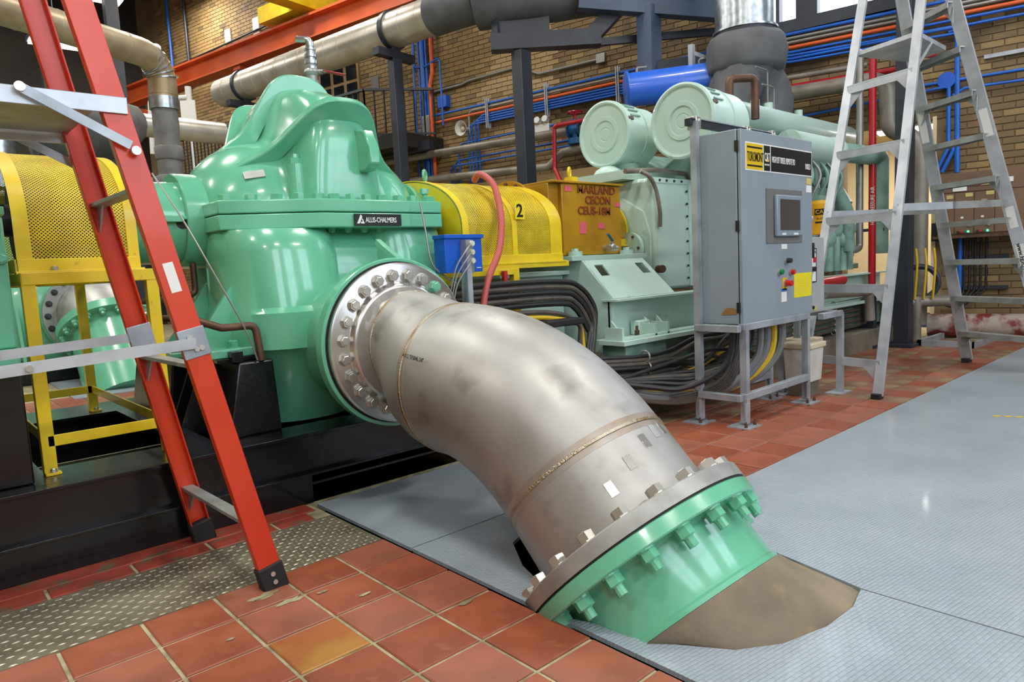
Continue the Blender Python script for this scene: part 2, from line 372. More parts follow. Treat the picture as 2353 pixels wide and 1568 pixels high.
BK = {m: brick_mesh(BR_L, m) for m in ('brick_tan', 'brick_brown', 'brick_pale')}
far = {m: MB() for m in BK}
nb = 0
for j in range(0, 114):
    z = .01+j*BR_H
    for i in range(-6, 78):
        s = (i+(j % 2)*.5)*BR_L
        if s < .55 and (j*7+i*3) % 1 == 0: pass
        if in_open(s, z+.03) or in_open(s+BR_L*.5, z+.03) or in_open(s-BR_L*.5, z+.03): continue
        rr = random.random()
        if 5.6 < s < 7.05: mt = 'brick_pale' if rr < .9 else 'brick_tan'
        elif s < 5.6: mt = 'brick_brown' if rr < .84 else 'brick_tan'
        else: mt = 'brick_tan' if rr < .88 else 'brick_brown'
        if s < 3.6 and z < 3.55 and s > -.35 and nb < 297 and not (s > .6 and z < 2.4):
            nb += 1
            obj('brick', BK[mt], wall, Matrix.Translation(W(s, .0, z)) @ WM)
        else:
            c = W(s, .0, z); a = BR_L/2-.0055; d = .012; h = BR_H-.011
            q = [c-WT*a, c+WT*a, c+WT*a+V((0, 0, h)), c-WT*a+V((0, 0, h))]
            far[mt].add(q+[p-WN*d for p in q], [(4, 5, 6, 7), (0, 1, 5, 4), (1, 2, 6, 5), (2, 3, 7, 6), (3, 0, 4, 7)])
for m, mb in far.items():
    o = part(mb, 'bricks', m, wall, smooth=False); o['kind'] = 'stuff'
# plaster pier beside the opening
pb = MB(); wbox(pb, .70, .74, -.3, .015, 0, 2.42); struct(pb, 'trim_2', 'cream', smooth=False)
# room beyond the opening
rb = MB(); wbox(rb, -.6, 3.2, -3.2, -3.0, 0, 2.6); wbox(rb, -.7, -.6, -3.2, -.35, 0, 2.6); wbox(rb, 3.2, 3.3, -3.2, -.35, 0, 2.6); wbox(rb, -.7, 3.3, -3.2, -.35, 2.6, 2.7); struct(rb, 'wall_far_room', 'cream', smooth=False)
l = bpy.data.lights.new('strip_light', 'AREA'); l.shape = 'RECTANGLE'; l.size = 1.2; l.size_y = .3; l.energy = 60; l.color = (1, .95, .86)
lo = bpy.data.objects.new('strip_light', l); lo.location = W(.9, -1.6, 2.52); lo.rotation_euler = (0, 0, WA); COL.objects.link(lo)
t = thing('strip_lamp', 'white glowing strip lamp on the ceiling of the room beyond the opening', 'lamp', W(.9, -1.6, 2.53))
mb = MB(); wbox(mb, .25, 1.55, -1.75, -1.45, 2.56, 2.6); part(mb, 'housing', 'label_white', t); mb = MB(); wbox(mb, .3, 1.5, -1.72, -1.48, 2.53, 2.56); part(mb, 'diffuser', 'lamp_glow', t)
# windows high in the wall
def wall_window(n, s0, s1, z0, z1, mull):
    m = MB(); wbox(m, s0, s1, 0, .1, z0-.08, z0+.06); wbox(m, s0, s1, -.1, .06, z1-.08, z1)
    edges = [(s0, s0+.07), *mull, (s1-.07, s1)]
    for a, b in edges: wbox(m, a, b, -.1, .06, z0, z1)
    wn = struct(m, 'window_%d' % n, 'dark_steel', smooth=False)
    for (a, b), (c, d) in zip(edges, edges[1:]):
        mb = MB(); wbox(mb, b, c, -.12, -.1, z0+.06, z1-.08); part(mb, 'pane', 'window_glow', wn, smooth=False)
wall_window(1, .86, 2.42, 3.72, 6.6, [(1.92, 2.16)])
wall_window(5, -2.9, .1, 4.2, 6.6, [(-1.9, -1.8), (-1.0, -.9)])
# far end wall, ceiling, remaining walls
mb = MB(); a = W(17.6, .0, 0); q = a-WN*18; mb.obox((a+q)/2+V((0, 0, 4.5)), (a-q)/2, WT*.15, V((0, 0, 4.5))); struct(mb, 'wall_left', 'dark_wall', smooth=False)
struct(MB().box(-9, 10.5, -6, 22.5, 8.6, 8.8), 'ceiling', 'ceiling_dark', smooth=False)
mb = MB()
for x0, x1, z0, z1 in ((-9, 10.5, 0, 2.4), (-9, 10.5, 6.2, 8.8), (-9, -2.7, 2.4, 6.2), (-.3, 1.0, 2.4, 6.2), (3.4, 4.7, 2.4, 6.2), (7.1, 10.5, 2.4, 6.2)): mb.box(x0, x1, -5.3, -5.0, z0, z1)
struct(mb, 'wall_right', 'brick_tan', smooth=False)
for k, x in enumerate((-1.5, 2.2, 5.9)):
    wd = struct(MB().box(x-1.2, x+1.2, -5.2, -5.0, 2.4, 2.48).box(x-1.2, x+1.2, -5.2, -5.0, 6.12, 6.2).box(x-1.2, x-1.12, -5.2, -5., 2.4, 6.2).box(x+1.12, x+1.2, -5.2, -5., 2.4, 6.2).box(x-.03, x+.03, -5.2, -5., 2.4, 6.2).box(x-1.2, x+1.2, -5.2, -5., 4.25, 4.33), 'window_%d' % (k+2), 'dark_steel', smooth=False)
    for i in (0, 1):
        for j in (0, 1): part(MB().box(x-1.12+i*1.15, x-.03+i*1.15, -5.15, -5.13, 2.48+j*1.85, 4.25+j*1.87), 'pane', 'window_glow', wd, smooth=False)
struct(MB().box(-9.2, -9, -6, 22.5, 0, 8.8), 'wall_front', 'brick_tan', smooth=False)
# ceiling lamps
for i, (x, y) in enumerate(LAMPS):
    t = thing('high_bay_lamp', 'glowing high bay lamp hung from the dark ceiling', 'lamp', (x, y, LAMP_Z), 'high bay lamps')
    part(MB().box(x-.6, x+.6, y-.24, y+.24, LAMP_Z, LAMP_Z+.1).cyl((x, y, LAMP_Z+.1), (x, y, 8.59), .012, n=6), 'housing', 'dark_steel', t)
    part(MB().box(x-.56, x+.56, y-.2, y+.2, LAMP_Z-.02, LAMP_Z), 'diffuser', 'lamp_glow', t)
for x, y, z, lb in ((2.94, 15.6, 5.6, 'white glowing lamp hanging low between the orange ladder rails'), (3.55, 15.0, 6.38, 'white glowing lamp at the top picture edge beside the orange rail')):
    t = thing('pendant_lamp', lb, 'lamp', (x, y, z)); part(MB().box(x-.45, x+.45, y-.2, y+.2, z, z+.08).cyl((x, y, z+.08), (x, y, 8.59), .012, n=6), 'housing', 'dark_steel', t); part(MB().box(x-.42, x+.42, y-.17, y+.17, z-.03, z), 'diffuser', 'lamp_glow', t)
# roof trusses and a dark steel column row far left
for k, y in enumerate((9.0, 13.0, 17.0)):
    t = thing('roof_truss', ('nearest', 'middle', 'farthest')[k]+' dark steel roof truss under the ceiling', 'truss', (0, y, 7.4), 'roof trusses')
    part(MB().bar((-8.5, y, 7.5), (5.0, y, 7.5), .16, .2), 'bottom_chord', 'dark_steel', t); part(MB().bar((-8.5, y, 8.45), (5.0, y, 8.45), .16, .2), 'top_chord', 'dark_steel', t)
    for i in range(9):
        part(MB().bar((-8.2+i*1.45, y, 7.5), (-7.5+i*1.45, y, 8.45), .09, .09), 'diagonal', 'dark_steel', t); part(MB().bar((-7.5+i*1.45, y, 8.45), (-6.8+i*1.45, y, 7.5), .09, .09), 'diagonal', 'dark_steel', t)
# ---- grey tread plates set over the pit
HL = [(2.047, .784), (1.928, .759), (1.777, .767), (1.62, .811), (1.511, .884), (1.437, 1.0), (1.399, 1.13), (1.385, 1.2), (1.345, 1.30), (1.332, 1.36), (1.332, 1.43), (1.40, 1.47), (1.454, 1.55), (1.495, 1.66), (1.605, 1.83), (1.75, 1.89)]
HR = [(1.75, 1.89), (1.95, 1.8), (2.13, 1.5), (2.17, 1.25), (2.10, .96), (2.053, .784)]
def plate(poly, label, seam=0):
    mb = MB().prism([(x, y, -.012) for x, y in poly], (0, 0, .013)); me_o = single(mb, 'floor_plate', 'plate_grey', label, 'floor plate', 'grey floor plates', smooth=False)
    m = me_o.modifiers.new('tri', 'TRIANGULATE'); m.ngon_method = 'BEAUTY'; return me_o
plate([(1.328, 2.078), (2.205, 2.078), (2.205, 2.81), (1.328, 2.81)], 'grey steel floor plate between the black pump base and the elbow, with a bluish shadow')
plate([(1.328, -5), (2.047, -5)]+HL+[(1.75, 2.07), (1.328, 2.07)], 'grey tread floor plate cut around the left side of the pipe hole')
plate([(2.053, -5), (5.39, -5), (5.39, 1.575), (2.205, 1.575), (2.205, 2.07), (1.752, 2.07)]+HR, 'large grey tread floor plate right of the concrete pipe stub')
plate([(5.396, -5), (8.98, -5), (8.98, 1.575), (5.396, 1.575)], 'grey floor plate under the aluminium ladder shadow with yellow crayon marks')
mk = MB()
for k in range(9):
    x, y = 4.70+.02*k, 1.05-.05*k; mk.obox((x, y, .0022), (.018, -.012, 0), (.004, .01, 0), (0, 0, .0006))
single(mk, 'crayon_mark', 'label_yellow', 'yellow crayon scribble on the grey floor plate', 'mark', smooth=False)
t = thing('diamond_plate', 'worn bare diamond tread plate strip beside the orange ladder foot', 'floor plate', (.6, 2.43, 0))
part(MB().box(-1.6, 1.302, 2.237, 2.638, -.012, -.001), 'plate', 'diamond', t)
lg = MB()
for i in range(0, 62):
    for j in range(0, 14):
        x, y = -.15+i*.0235, 2.245+j*.0285
        if x > 1.29 or y > 2.63: continue
        a = 1 if (i+j) % 2 else -1; d = V((.0115, .0, 0)) if a > 0 else V((0, .0115, 0)); e = V((-d.y, d.x, 0))*.30
        c = V((x, y, -.001)); lg.add([c-d, c-e, c+d, c+e, c-d*.45+V((0, 0, .0022)), c+d*.45+V((0, 0, .0022))], [(0, 1, 4), (1, 2, 5), (1, 5, 4), (2, 3, 5), (3, 0, 4), (3, 4, 5)])
o = part(lg, 'lugs', 'diamond_lug', t, smooth=False); o['kind'] = 'stuff'
# ================================================================== pump base
t = thing('pump_baseplate', 'glossy black welded steel baseplate carrying the large green pump', 'baseplate', (1.2, 3.7, 0))
mb = MB().box(-2.2, 3.5, 2.845, 2.90, .30, .315).box(-2.2, 3.5, 2.87, 2.885, .13, .30).box(-2.2, 3.5, 2.835, 2.95, .125, .137)
mb.box(-2.2, 1.335, 2.855, 2.875, 0, .125).box(-2.2, 3.5, 2.86, 2.90, .075, .088)
part(mb, 'front_channel', 'black_paint', t, bevel=.002)
mb = MB()
for a in ((-2.2, .38, 2.90, 4.7), (.38, 3.5, 2.90, 3.16), (.38, 3.5, 4.32, 4.7), (.90, 1.06, 3.16, 4.32), (1.0, 3.5, 3.05, 4.4)): mb.box(a[0], a[1], a[2], a[3], .30, .315)
part(mb, 'deck', 'black_paint', t); part(MB().box(-2.2, 3.5, 4.7, 4.72, 0, .315).box(.3, .38, 3.1, 4.4, .05, .30), 'rear_channel', 'black_paint', t)
part(MB().box(.38, 1.2, 3.16, 4.32, .02, .05), 'inner_floor', 'black', t)
# pedestals
def pedestal(x0, x1, y0, y1, z1, inset):
    b = [(x0, y0, .315), (x1, y0, .315), (x1, y1, .315), (x0, y1, .315)]; tt = [(x0+inset, y0+.03, z1), (x1-.005, y0+.03, z1), (x1-.005, y1, z1), (x0+inset, y1, z1)]
    part(MB().rings([b, tt]), 'pedestal', 'black_paint', t, bevel=.008, smooth=False)
pedestal(1.05, 1.29, 3.02, 3.30, .64, .08); pedestal(.98, 1.26, 3.62, 4.3, .63, .05); pedestal(2.3, 2.6, 3.05, 3.3, .64, .05)
for y in (3.3, 3.44): part(MB().prism([(.93, y, .315), (1.12, y, .315), (1.12, y, .62), (1.05, y, .62)], (0, .02, 0)), 'gusset', 'black_paint', t)
part(MB().box(1.11, 1.16, 3.07, 3.12, .64, .69).box(1.06, 1.22, 3.11, 3.16, .64, .66), 'jacking_lug', 'black_paint', t, bevel=.003)
part(MB().box(-.1, .335, 2.95, 4.4, .315, .72).box(-.1, .345, 2.94, 4.4, .72, .735), 'pedestal', 'black_paint', t, bevel=.006)
# ================================================================== pump
XC, YS, ZS = 1.82, 3.72, 1.31
t = thing('centrifugal_pump', 'large glossy mint green split case centrifugal pump with humped casing', 'pump', (XC, YS, .315))
def interp(tab, x):
    # Catmull-Rom through the table (mirrored at its start)
    if x >= tab[-1][0]: return tab[-1][1]
    t_ = [(-tab[1][0], tab[1][1])]+tab+[(2*tab[-1][0]-tab[-2][0], tab[-1][1])]
    for i in range(1, len(t_)-2):
        if t_[i][0] <= x <= t_[i+1][0]:
            x0, y0 = t_[i]; x1, y1 = t_[i+1]; h = x1-x0; u = (x-x0)/h
            m0 = (y1-t_[i-1][1])/(x1-t_[i-1][0])*h; m1 = (t_[i+2][1]-y0)/(t_[i+2][0]-x0)*h
            return (2*u**3-3*u*u+1)*y0+(u**3-2*u*u+u)*m0+(-2*u**3+3*u*u)*y1+(u**3-u*u)*m1
    return tab[0][1]
DOME = [(0, .41), (.2, .41), (.32, .405), (.42, .38), (.50, .335), (.57, .27), (.61, .21), (.63, .16)]
BELL = [(0, .305), (.08, .298), (.135, .265), (.18, .185), (.215, .08), (.25, .02), (.30, 0)]
def kfi(f): return 1. if f > 0 else min(1+.5*-f, 1.45)   # spiral volute swells towards the back
def cas(dx, f, add=0.):
    dx = abs(dx); r = interp(DOME, dx)+interp(BELL, dx)*kfi(f)
    lim = (.53 if f > 0 else .66)/max(abs(math.sin(f)), 1e-3); k = 18.   # upright front and back walls
    return -math.log(math.exp(-k*r)+math.exp(-k*lim))/k+add if lim < 2 else r+add
def P3(x, r, f): return V((x, YS-r*math.sin(f), ZS+r*math.cos(f)))
xs = [-.63+1.26*i/84 for i in range(85)]
fs_ = [-PI/2+PI*i/56 for i in range(57)]
rs = [[P3(XC+dx, cas(dx, f), f) for f in fs_] for dx in xs]
mb = MB().rings(rs, caps=False, closed=False)
part(mb, 'upper_casing', 'green', t, angle=60)
RIB = [(0, .385), (.08, .377), (.14, .345), (.19, .285), (.24, .20), (.29, .115), (.35, .05), (.41, .018), (.46, 0)]
for f, n in ((.07, 0), (.78, 1), (-.63, 2)):
    prof = [(-.46+.92*i/40) for i in range(41)]
    outer = [(dx, interp(DOME, abs(dx))+interp(RIB, abs(dx))*kfi(f)) for dx in prof]
    a = V((0, -math.sin(f), math.cos(f))); tn = V((0, -math.cos(f), -math.sin(f)))*.019
    o = V((XC, YS, ZS)); mb = MB(); ring = []
    for dx, r in outer:
        pi_, po = o+V((dx, 0, 0))+a*(r-.16), o+V((dx, 0, 0))+a*r
        ring.append([pi_-tn, po-tn, po+tn, pi_+tn])
    mb.rings(ring); part(mb, 'rib', 'green', t, bevel=.006, angle=30)
# split flange
OUT = [(1.19, 3.30), (1.60, 3.09), (2.30, 3.07), (2.47, 3.30), (2.55, 3.52), (2.55, 3.94), (2.45, 4.15), (2.2, 4.37), (1.5, 4.37), (1.22, 4.15), (1.19, 3.9)]
part(MB().prism([(x, y, 1.312) for x, y in OUT], (0, 0, .062)), 'upper_flange', 'green', t, bevel=.006)
part(MB().prism([(x, y, 1.236) for x, y in OUT], (0, 0, .072)), 'lower_flange', 'green', t, bevel=.006)
front = [(1.235, 3.33), (1.34, 3.27), (1.44, 3.215), (1.53, 3.17), (1.62, 3.145), (1.70, 3.14), (1.79, 3.135), (1.88, 3.13), (1.97, 3.13), (2.06, 3.125), (2.15, 3.12), (2.26, 3.12), (2.35, 3.23), (2.42, 3.33)]
for i, (x, y) in enumerate(front): bolt(t, (x, y, 1.374), (0, 0, 1), 'green', .029, .028, name='flange_bolt', spin=i*.7)
for i, (x, y) in enumerate(front[1:-1]): bolt(t, (x, y+.05, 1.236), (0, 0, -1), 'green_flat', .02, .014, .006, name='flange_nut', spin=i)
for x, y in ((2.36, 3.30),): part(MB().cyl((x, y, 1.374), (x, y, 1.46), .016, n=10).cyl((x, y, 1.44), (x, y, 1.47), .026, n=6), 'jack_stud', 'green', t)
part(MB().cyl((1.59, 3.3, 1.374), (1.59, 3.3, 1.56), .042, n=20).cyl((1.59, 3.3, 1.56), (1.59, 3.3, 1.59), .036, n=6).cyl((1.59, 3.3, 1.585), (1.59, 3.3, 1.61), .018, n=8), 'stud_boss', 'green', t)
# lifting lug on the front bell
c = V((1.915, 3.13, 1.585)); part(MB().prism([c+V((-.03, .10, .16)), c+V((-.03, -.0, .14)), c+V((-.03, -.05, .05)), c+V((-.03, -.05, -.03)), c+V((-.03, .0, -.06)), c+V((-.03, .10, -.06))], (.06, 0, 0)), 'lifting_lug', 'green', t, bevel=.008)
# nameplates
np_ = part(MB().box(1.765, 2.035, 3.064, 3.074, 1.243, 1.301), 'nameplate', 'label_black', t, label='black nameplate with white lettering')
text('lettering', 'ALLIS-CHALMERS', .036, 'label_white', np_, (1.824, 3.063, 1.259), (1, 0, 0), (0, 0, 1), xs=.66, bold=.0004)
for k, poly in enumerate((((1.775, 1.253), (1.797, 1.296), (1.80, 1.296), (1.806, 1.286), (1.790, 1.253)), ((1.797, 1.253), (1.818, 1.253), (1.806, 1.279), (1.803, 1.273), (1.808, 1.262), (1.797, 1.262)))):
    part(MB().prism([(x, 3.0625, z) for x, z in poly], (0, .003, 0)), 'emblem', 'label_white', np_, smooth=False)
f = 1.02; xq = 1.415; q0 = P3(xq, cas(xq-XC, f), f); tx = (P3(xq+.02, cas(xq+.02-XC, f), f)-q0).normalized(); tf = (P3(xq, cas(xq-XC, f+.03), f+.03)-q0).normalized(); nn = tx.cross(tf).normalized()
if nn.y > 0: nn = -nn
pl = part(MB().obox(q0+nn*.005, tx*.05, tf*.02, nn*.004), 'data_plate', 'alu_dull', t, label='small riveted metal data plate')
# lower casing: twin suction lobes and volute between
def loft(secs, n=48):
    rs = []
    for z, cx, cy, a, b, p in secs:
        ring = []
        for i in range(n):
            g = 2*PI*i/n; cc, ss = math.cos(g), math.sin(g); ring.append((cx+a*math.copysign(abs(cc)**(2/p), cc), cy+b*math.copysign(abs(ss)**(2/p), ss), z))
        rs.append(ring)
    return rs
part(MB().rings(loft([(1.237, 1.83, 3.74, .56, .50, 3), (1.15, 1.83, 3.74, .585, .56, 3), (1.0, 1.83, 3.72, .59, .56, 3), (.86, 1.83, 3.72, .58, .56, 3), (.5, 1.83, 3.72, .56, .5, 3), (.316, 1.83, 3.72, .5, .45, 3)])), 'lower_casing', 'green', t, angle=50)
part(MB().rings(loft([(1.236, 1.48, 3.42, .275, .29, 2.3), (1.19, 1.48, 3.42, .285, .325, 2.4), (1.13, 1.48, 3.42, .29, .345, 2.4), (.87, 1.48, 3.42, .29, .385, 2.4), (.845, 1.48, 3.41, .305, .42, 2.5), (.68, 1.48, 3.41, .305, .425, 2.5), (.655, 1.49, 3.42, .285, .39, 2.5), (.316, 1.52, 3.46, .25, .34, 2.5)])), 'suction_lobe', 'green', t, angle=50)
part(MB().rings(loft([(1.236, 2.16, 3.40, .25, .27, 2.6), (1.1, 2.16, 3.39, .26, .30, 2.8), (.7, 2.16, 3.40, .26, .30, 2.8), (.4, 2.16, 3.46, .2, .24, 2.4)])), 'suction_lobe', 'green', t, angle=50)
# discharge nozzle and flange
X0 = 1.70
part(MB().lathe((X0, 3.55, .69), (0, -1, 0), [(0, .31), (.25, .30), (.55, .275), (.75, .27), (.835, .275), (.853, .31), (.853, .372), (.858, .378), (.905, .378), (.909, .374)], 56), 'discharge_nozzle', 'green', t)
part(MB().bar((1.80, 2.93, 1.155), (1.81, 2.70, 1.02), .03, .03), 'web', 'green', t, bevel=.004)
# foot, gussets
part(MB().box(1.02, 1.40, 3.12, 3.42, .66, .70), 'foot', 'green', t, bevel=.006); part(MB().box(1.0, 1.3, 3.55, 4.1, .64, .67), 'foot', 'green', t, bevel=.006)
for y in (3.26, 3.62): part(MB().prism([(1.22, y, 1.0), (1.22, y, .70), (1.0, y, .70)], (0, .025, 0)), 'gusset', 'green', t)
bolt(t, (1.16, 3.18, .70), (0, 0, 1), 'green', .026, .03, name='foot_bolt')
# bearing side, left
LX = V((-1, 0, 0))
part(MB().lathe((1.34, YS, ZS), LX, [(0, .235), (.22, .235), (.225, .23), (.225, .0)], 44, ref=(0, 0, 1)), 'seal_drum', 'green', t)
part(MB().lathe((1.30, YS, ZS-.01), LX, [(-.05, .25), (.02, .25), (.02, .215), (.06, .21), (.28, .20), (.42, .195), (.44, .18), (.45, .10), (.5, .10)], 44), 'bearing_bracket', 'green', t)
part(MB().box(.84, 1.10, YS-.235, YS-.06, ZS-.02, ZS+.012).box(.84, 1.12, YS-.225, YS+.225, ZS-.008, ZS+.008), 'bracket_flange', 'green', t, bevel=.004)
part(MB().lathe((1.08, YS, ZS), LX, [(0, .16), (.02, .175), (.2, .17), (.24, .13), (.25, 0)], 36), 'bearing_housing', 'green', t)
for k in range(7):
    g = math.radians(-20-k*22); bolt(t, (1.28, YS-.225*math.cos(g), ZS-.01+.225*math.sin(g)), (-1, 0, 0), 'green', .016, .014, name='bracket_bolt')
part(MB().cyl((1.0, YS-.09, ZS+.14), (1.0, YS-.09, ZS+.2), .02, n=10), 'oiler', 'green', t)
part(MB().cyl((1.10, YS-.205, ZS-.02), (1.10, YS-.198, ZS-.02), .03, n=16), 'drain_opening', 'black', t)
# bearing side, right
part(MB().lathe((2.45, YS, ZS), (1, 0, 0), [(0, .25), (.06, .24), (.10, .21), (.30, .205), (.42, .20), (.45, .17), (.45, .08), (.6, .08)], 40), 'bearing_bracket', 'green', t)
part(MB().lathe((2.55, YS, ZS+.02), (1, 0, 0), [(0, .21), (.04, .225), (.14, .225), (.17, .20), (.30, .195), (.31, .24), (.34, .24), (.345, 0)], 36), 'bearing_housing', 'green', t)
part(MB().box(2.66, 2.82, YS-.24, YS-.15, 1.19, 1.29).box(2.62, 2.86, YS-.25, YS-.05, 1.29, 1.305), 'terminal_box', 'green', t, bevel=.01)
def torus(mb, c, axis, R, r, n=20, m=8):
    a, b, d = basis(axis); c = V(c)
    mb.rings([[c+(a*math.cos(g)+b*math.sin(g))*(R+r*math.cos(h))+d*r*math.sin(h) for h in [2*PI*j/m for j in range(m)]] for g in [2*PI*i/n for i in range(n+1)]], caps=False); return mb
mb = torus(MB(), (2.60, YS-.1, 1.60), (.6, -.8, 0), .03, .009); mb.cyl((2.60, YS-.1, 1.52), (2.60, YS-.1, 1.575), .012, n=8); part(mb, 'eye_bolt', 'green', t)
# air valve on top
vx, vy = 1.925, 3.70; VZ = lambda m: setattr(m, 'v', [(a, b, 2.085+(c-2.10)*.74) for a, b, c in m.v]) or m; v = thing('air_release_valve', 'galvanised vent pipe with red lever ball valve on top of the pump hump', 'valve', (vx, vy, 2.05))
part(VZ(MB().cyl((vx, vy, 2.0), (vx, vy, 2.12), .026, n=14).cyl((vx, vy, 2.20), (vx, vy, 2.22), .034, n=14)), 'nipple', 'galv', v)
part(VZ(MB().cyl((vx, vy, 2.10), (vx, vy, 2.12), .036, n=8).cyl((vx, vy, 2.12), (vx, vy, 2.24), .03, n=16).ball((vx, vy, 2.18), .042).cyl((vx, vy, 2.18), (vx+.04, vy-.045, 2.18), .016, n=10)), 'valve_body', 'alu_dull', v)
part(VZ(MB().lathe((vx, vy, 2.24), (0, 0, 1), [(0, .036), (.025, .036), (.025, .026), (.05, .026), (.05, .034), (.07, .034), (.07, .026), (.10, .026), (.10, .031), (.115, .031), (.115, .02), (.15, .02)], 18)), 'fittings', 'galv', v)
part(VZ(MB().tube(fillet([(vx, vy, 2.37), (vx, vy, 2.42), (vx-.05, vy+.05, 2.43)], .03), .023, 12)), 'elbow', 'galv', v)
part(VZ(MB().bar((vx+.035, vy-.05, 2.185), (vx+.17, vy-.07, 2.172), .035, .008)), 'lever', 'pipe_red', v, bevel=.002)
part(VZ(MB().bar((vx+.03, vy-.05, 2.185), (vx+.06, vy-.055, 2.183), .022, .01)), 'lever_hub', 'alu', v)
# rusty drain line at the foot
single(MB().tube(fillet([(.97, 3.16, .85), (1.08, 3.08, .80), (1.22, 3.06, .80), (1.235, 3.055, .64)], .03), .017, 12).tube(fillet([(.97, 3.16, .85), (.80, 3.35, .86), (.84, 3.42, .93), (1.08, 3.6, .93), (1.16, 3.62, .95), (1.16, 3.62, 1.1)], .03), .015, 12), 'drain_pipe', 'copper_rust', 'brown rusty drain pipe bent over the black pedestal below the pump', 'pipe')
single(MB().tube(catmull([(.96, 3.42, 1.50), (1.0, 3.2, 1.28), (1.08, 3.06, 1.0), (1.17, 3.04, .78), (1.21, 3.04, .645)], 5), .004, 6), 'guy_wire', 'conduit_grey', 'thin grey capillary wire running down beside the orange ladder rail', 'wire')
# ================================================================== stainless elbow
t = thing('stainless_elbow', 'large brushed stainless steel elbow pipe curving down to the floor', 'pipe', (X0, 1.32, 0))
NY = V((0, -1, 0)); D45 = V((0, -.7071, -.7071)); G2 = V((X0, 1.323, .078))
zc = .562; RB = .93; T = RB*math.tan(PI/8); corner = 1.245+zc
path = []; rad = []
for y, z, r in ((2.60, .69, .252), (2.575, .69, .246), (2.555, .69, .232), (2.52, .69, .229), (2.50, .689, .2285), (2.44, .672, .238), (2.36, .632, .266), (2.28, .588, .293), (2.22, .566, .303), (corner+T, zc, .305)): path.append((X0, y, z)); rad.append(r)
for k in range(1, 25):
    a = PI/4*k/24; path.append((X0, corner+T-RB*math.sin(a), zc-RB+RB*math.cos(a))); rad.append(.305)
e = V(path[-1]); L = (G2-D45*.02-e).dot(D45); path.append(tuple(e+D45*L)); rad.append(.305)
part(MB().tube(path, rad, 72), 'pipe_body', 'stainless', t, angle=60)
def weld(c, d, r, w_=.012, h=.0035): part(MB().lathe(V(c)-V(d)*w_/2, d, [(0, r-.004), (w_*.25, r+h), (w_*.75, r+h), (w_, r-.004)], 96), 'weld_bead', 'weld', t)
def tint(c, d, r, w_): part(MB().lathe(V(c)-V(d)*w_/2, d, [(0, r-.003), (.002, r+.0005), (w_-.002, r+.0005), (w_, r-.003)], 96), 'heat_tint_band', 'heat_tint', t)
tint((X0, corner+T, zc), NY, .305, .05); tint(e, D45, .305, .055)
weld((X0, 2.508, .69), NY, .2285); weld((X0, corner+T, zc), NY, .305, .018); weld(e, D45, .305, .018)
part(MB().lathe((X0, 2.636, .69), NY, [(0, .2), (0, .352), (.003, .3555), (.026, .3555), (.031, .345), (.031, .275), (.036, .268), (.046, .262), (.055, .25), (.055, .2)], 96), 'upper_flange', 'stainless_bright', t)
part(MB().lathe((X0, 2.642, .69), NY, [(0, .2), (0, .362), (.006, .362), (.006, .2)], 72), 'gasket', 'rubber', t)
for k in range(24):
    g = 2*PI*(k+.5)/24; bolt(t, (X0+.302*math.cos(g), 2.605, .69+.302*math.sin(g)), NY, 'green' if k == 3 else 'bolt', .0245, .024, spin=g+k)
FR = .4065
part(MB().lathe(G2-D45*.052, D45, [(0, .29), (0, .402), (.004, FR), (.048, FR), (.048, .29)], 110), 'lower_flange', 'alu_dull', t)
part(MB().lathe(G2-D45*.004, D45, [(0, .3), (0, .403), (.006, .403), (.006, .3)], 96), 'gasket', 'rubber', t)
ea, eb, _ = basis(D45, (1, 0, 0))
for k in range(20):
    g = 2*PI*(k+.5)/20; bolt(t, G2-D45*.052+(ea*math.cos(g)+eb*math.sin(g))*.372, -D45, 'bolt', .026, .028, spin=k)
for (px, dy) in ((-.12, .19), (-.03, .23), (.04, .25), (.10, .26), (-.2, .15)):   # ground marks left by removed lugs
    g = math.asin(px/.306); n = V((math.sin(g), 0, 0))+(V((0, -.7071, .7071)))*math.cos(g); c = V((X0, 0, 0))*0+V((G2.x, G2.y, G2.z))-D45*dy+n*.3052
    part(MB().obox(c, n.cross(D45)*.014, D45*.024, n*.0008), 'ground_patch', 'stainless_bright', t, bevel=.003)
text('lettering', 'A312 TP304L 24"', .022, 'black', t, (1.405, 2.17, .69), (0.05, -1, -.12), (.1, 0, 1), ext=.0006, xs=.8)
# ---- green floor flange
t = thing('green_flange_stub', 'green painted flanged pipe stub bolted under the stainless elbow', 'pipe', (X0, 1.2, 0))
part(MB().lathe(G2, D45, [(0, .29), (.002, .402), (.006, FR), (.046, FR), (.05, .402), (.052, .335), (.06, .33), (.215, .33), (.222, .337), (.235, .337), (.24, .31)], 110), 'flange', 'green', t)
for k in range(20):
    g = 2*PI*(k+.5)/20; bolt(t, G2+D45*.05+(ea*math.cos(g)+eb*math.sin(g))*.372, D45, 'green', .027, .03, .03, name='nut', spin=k)
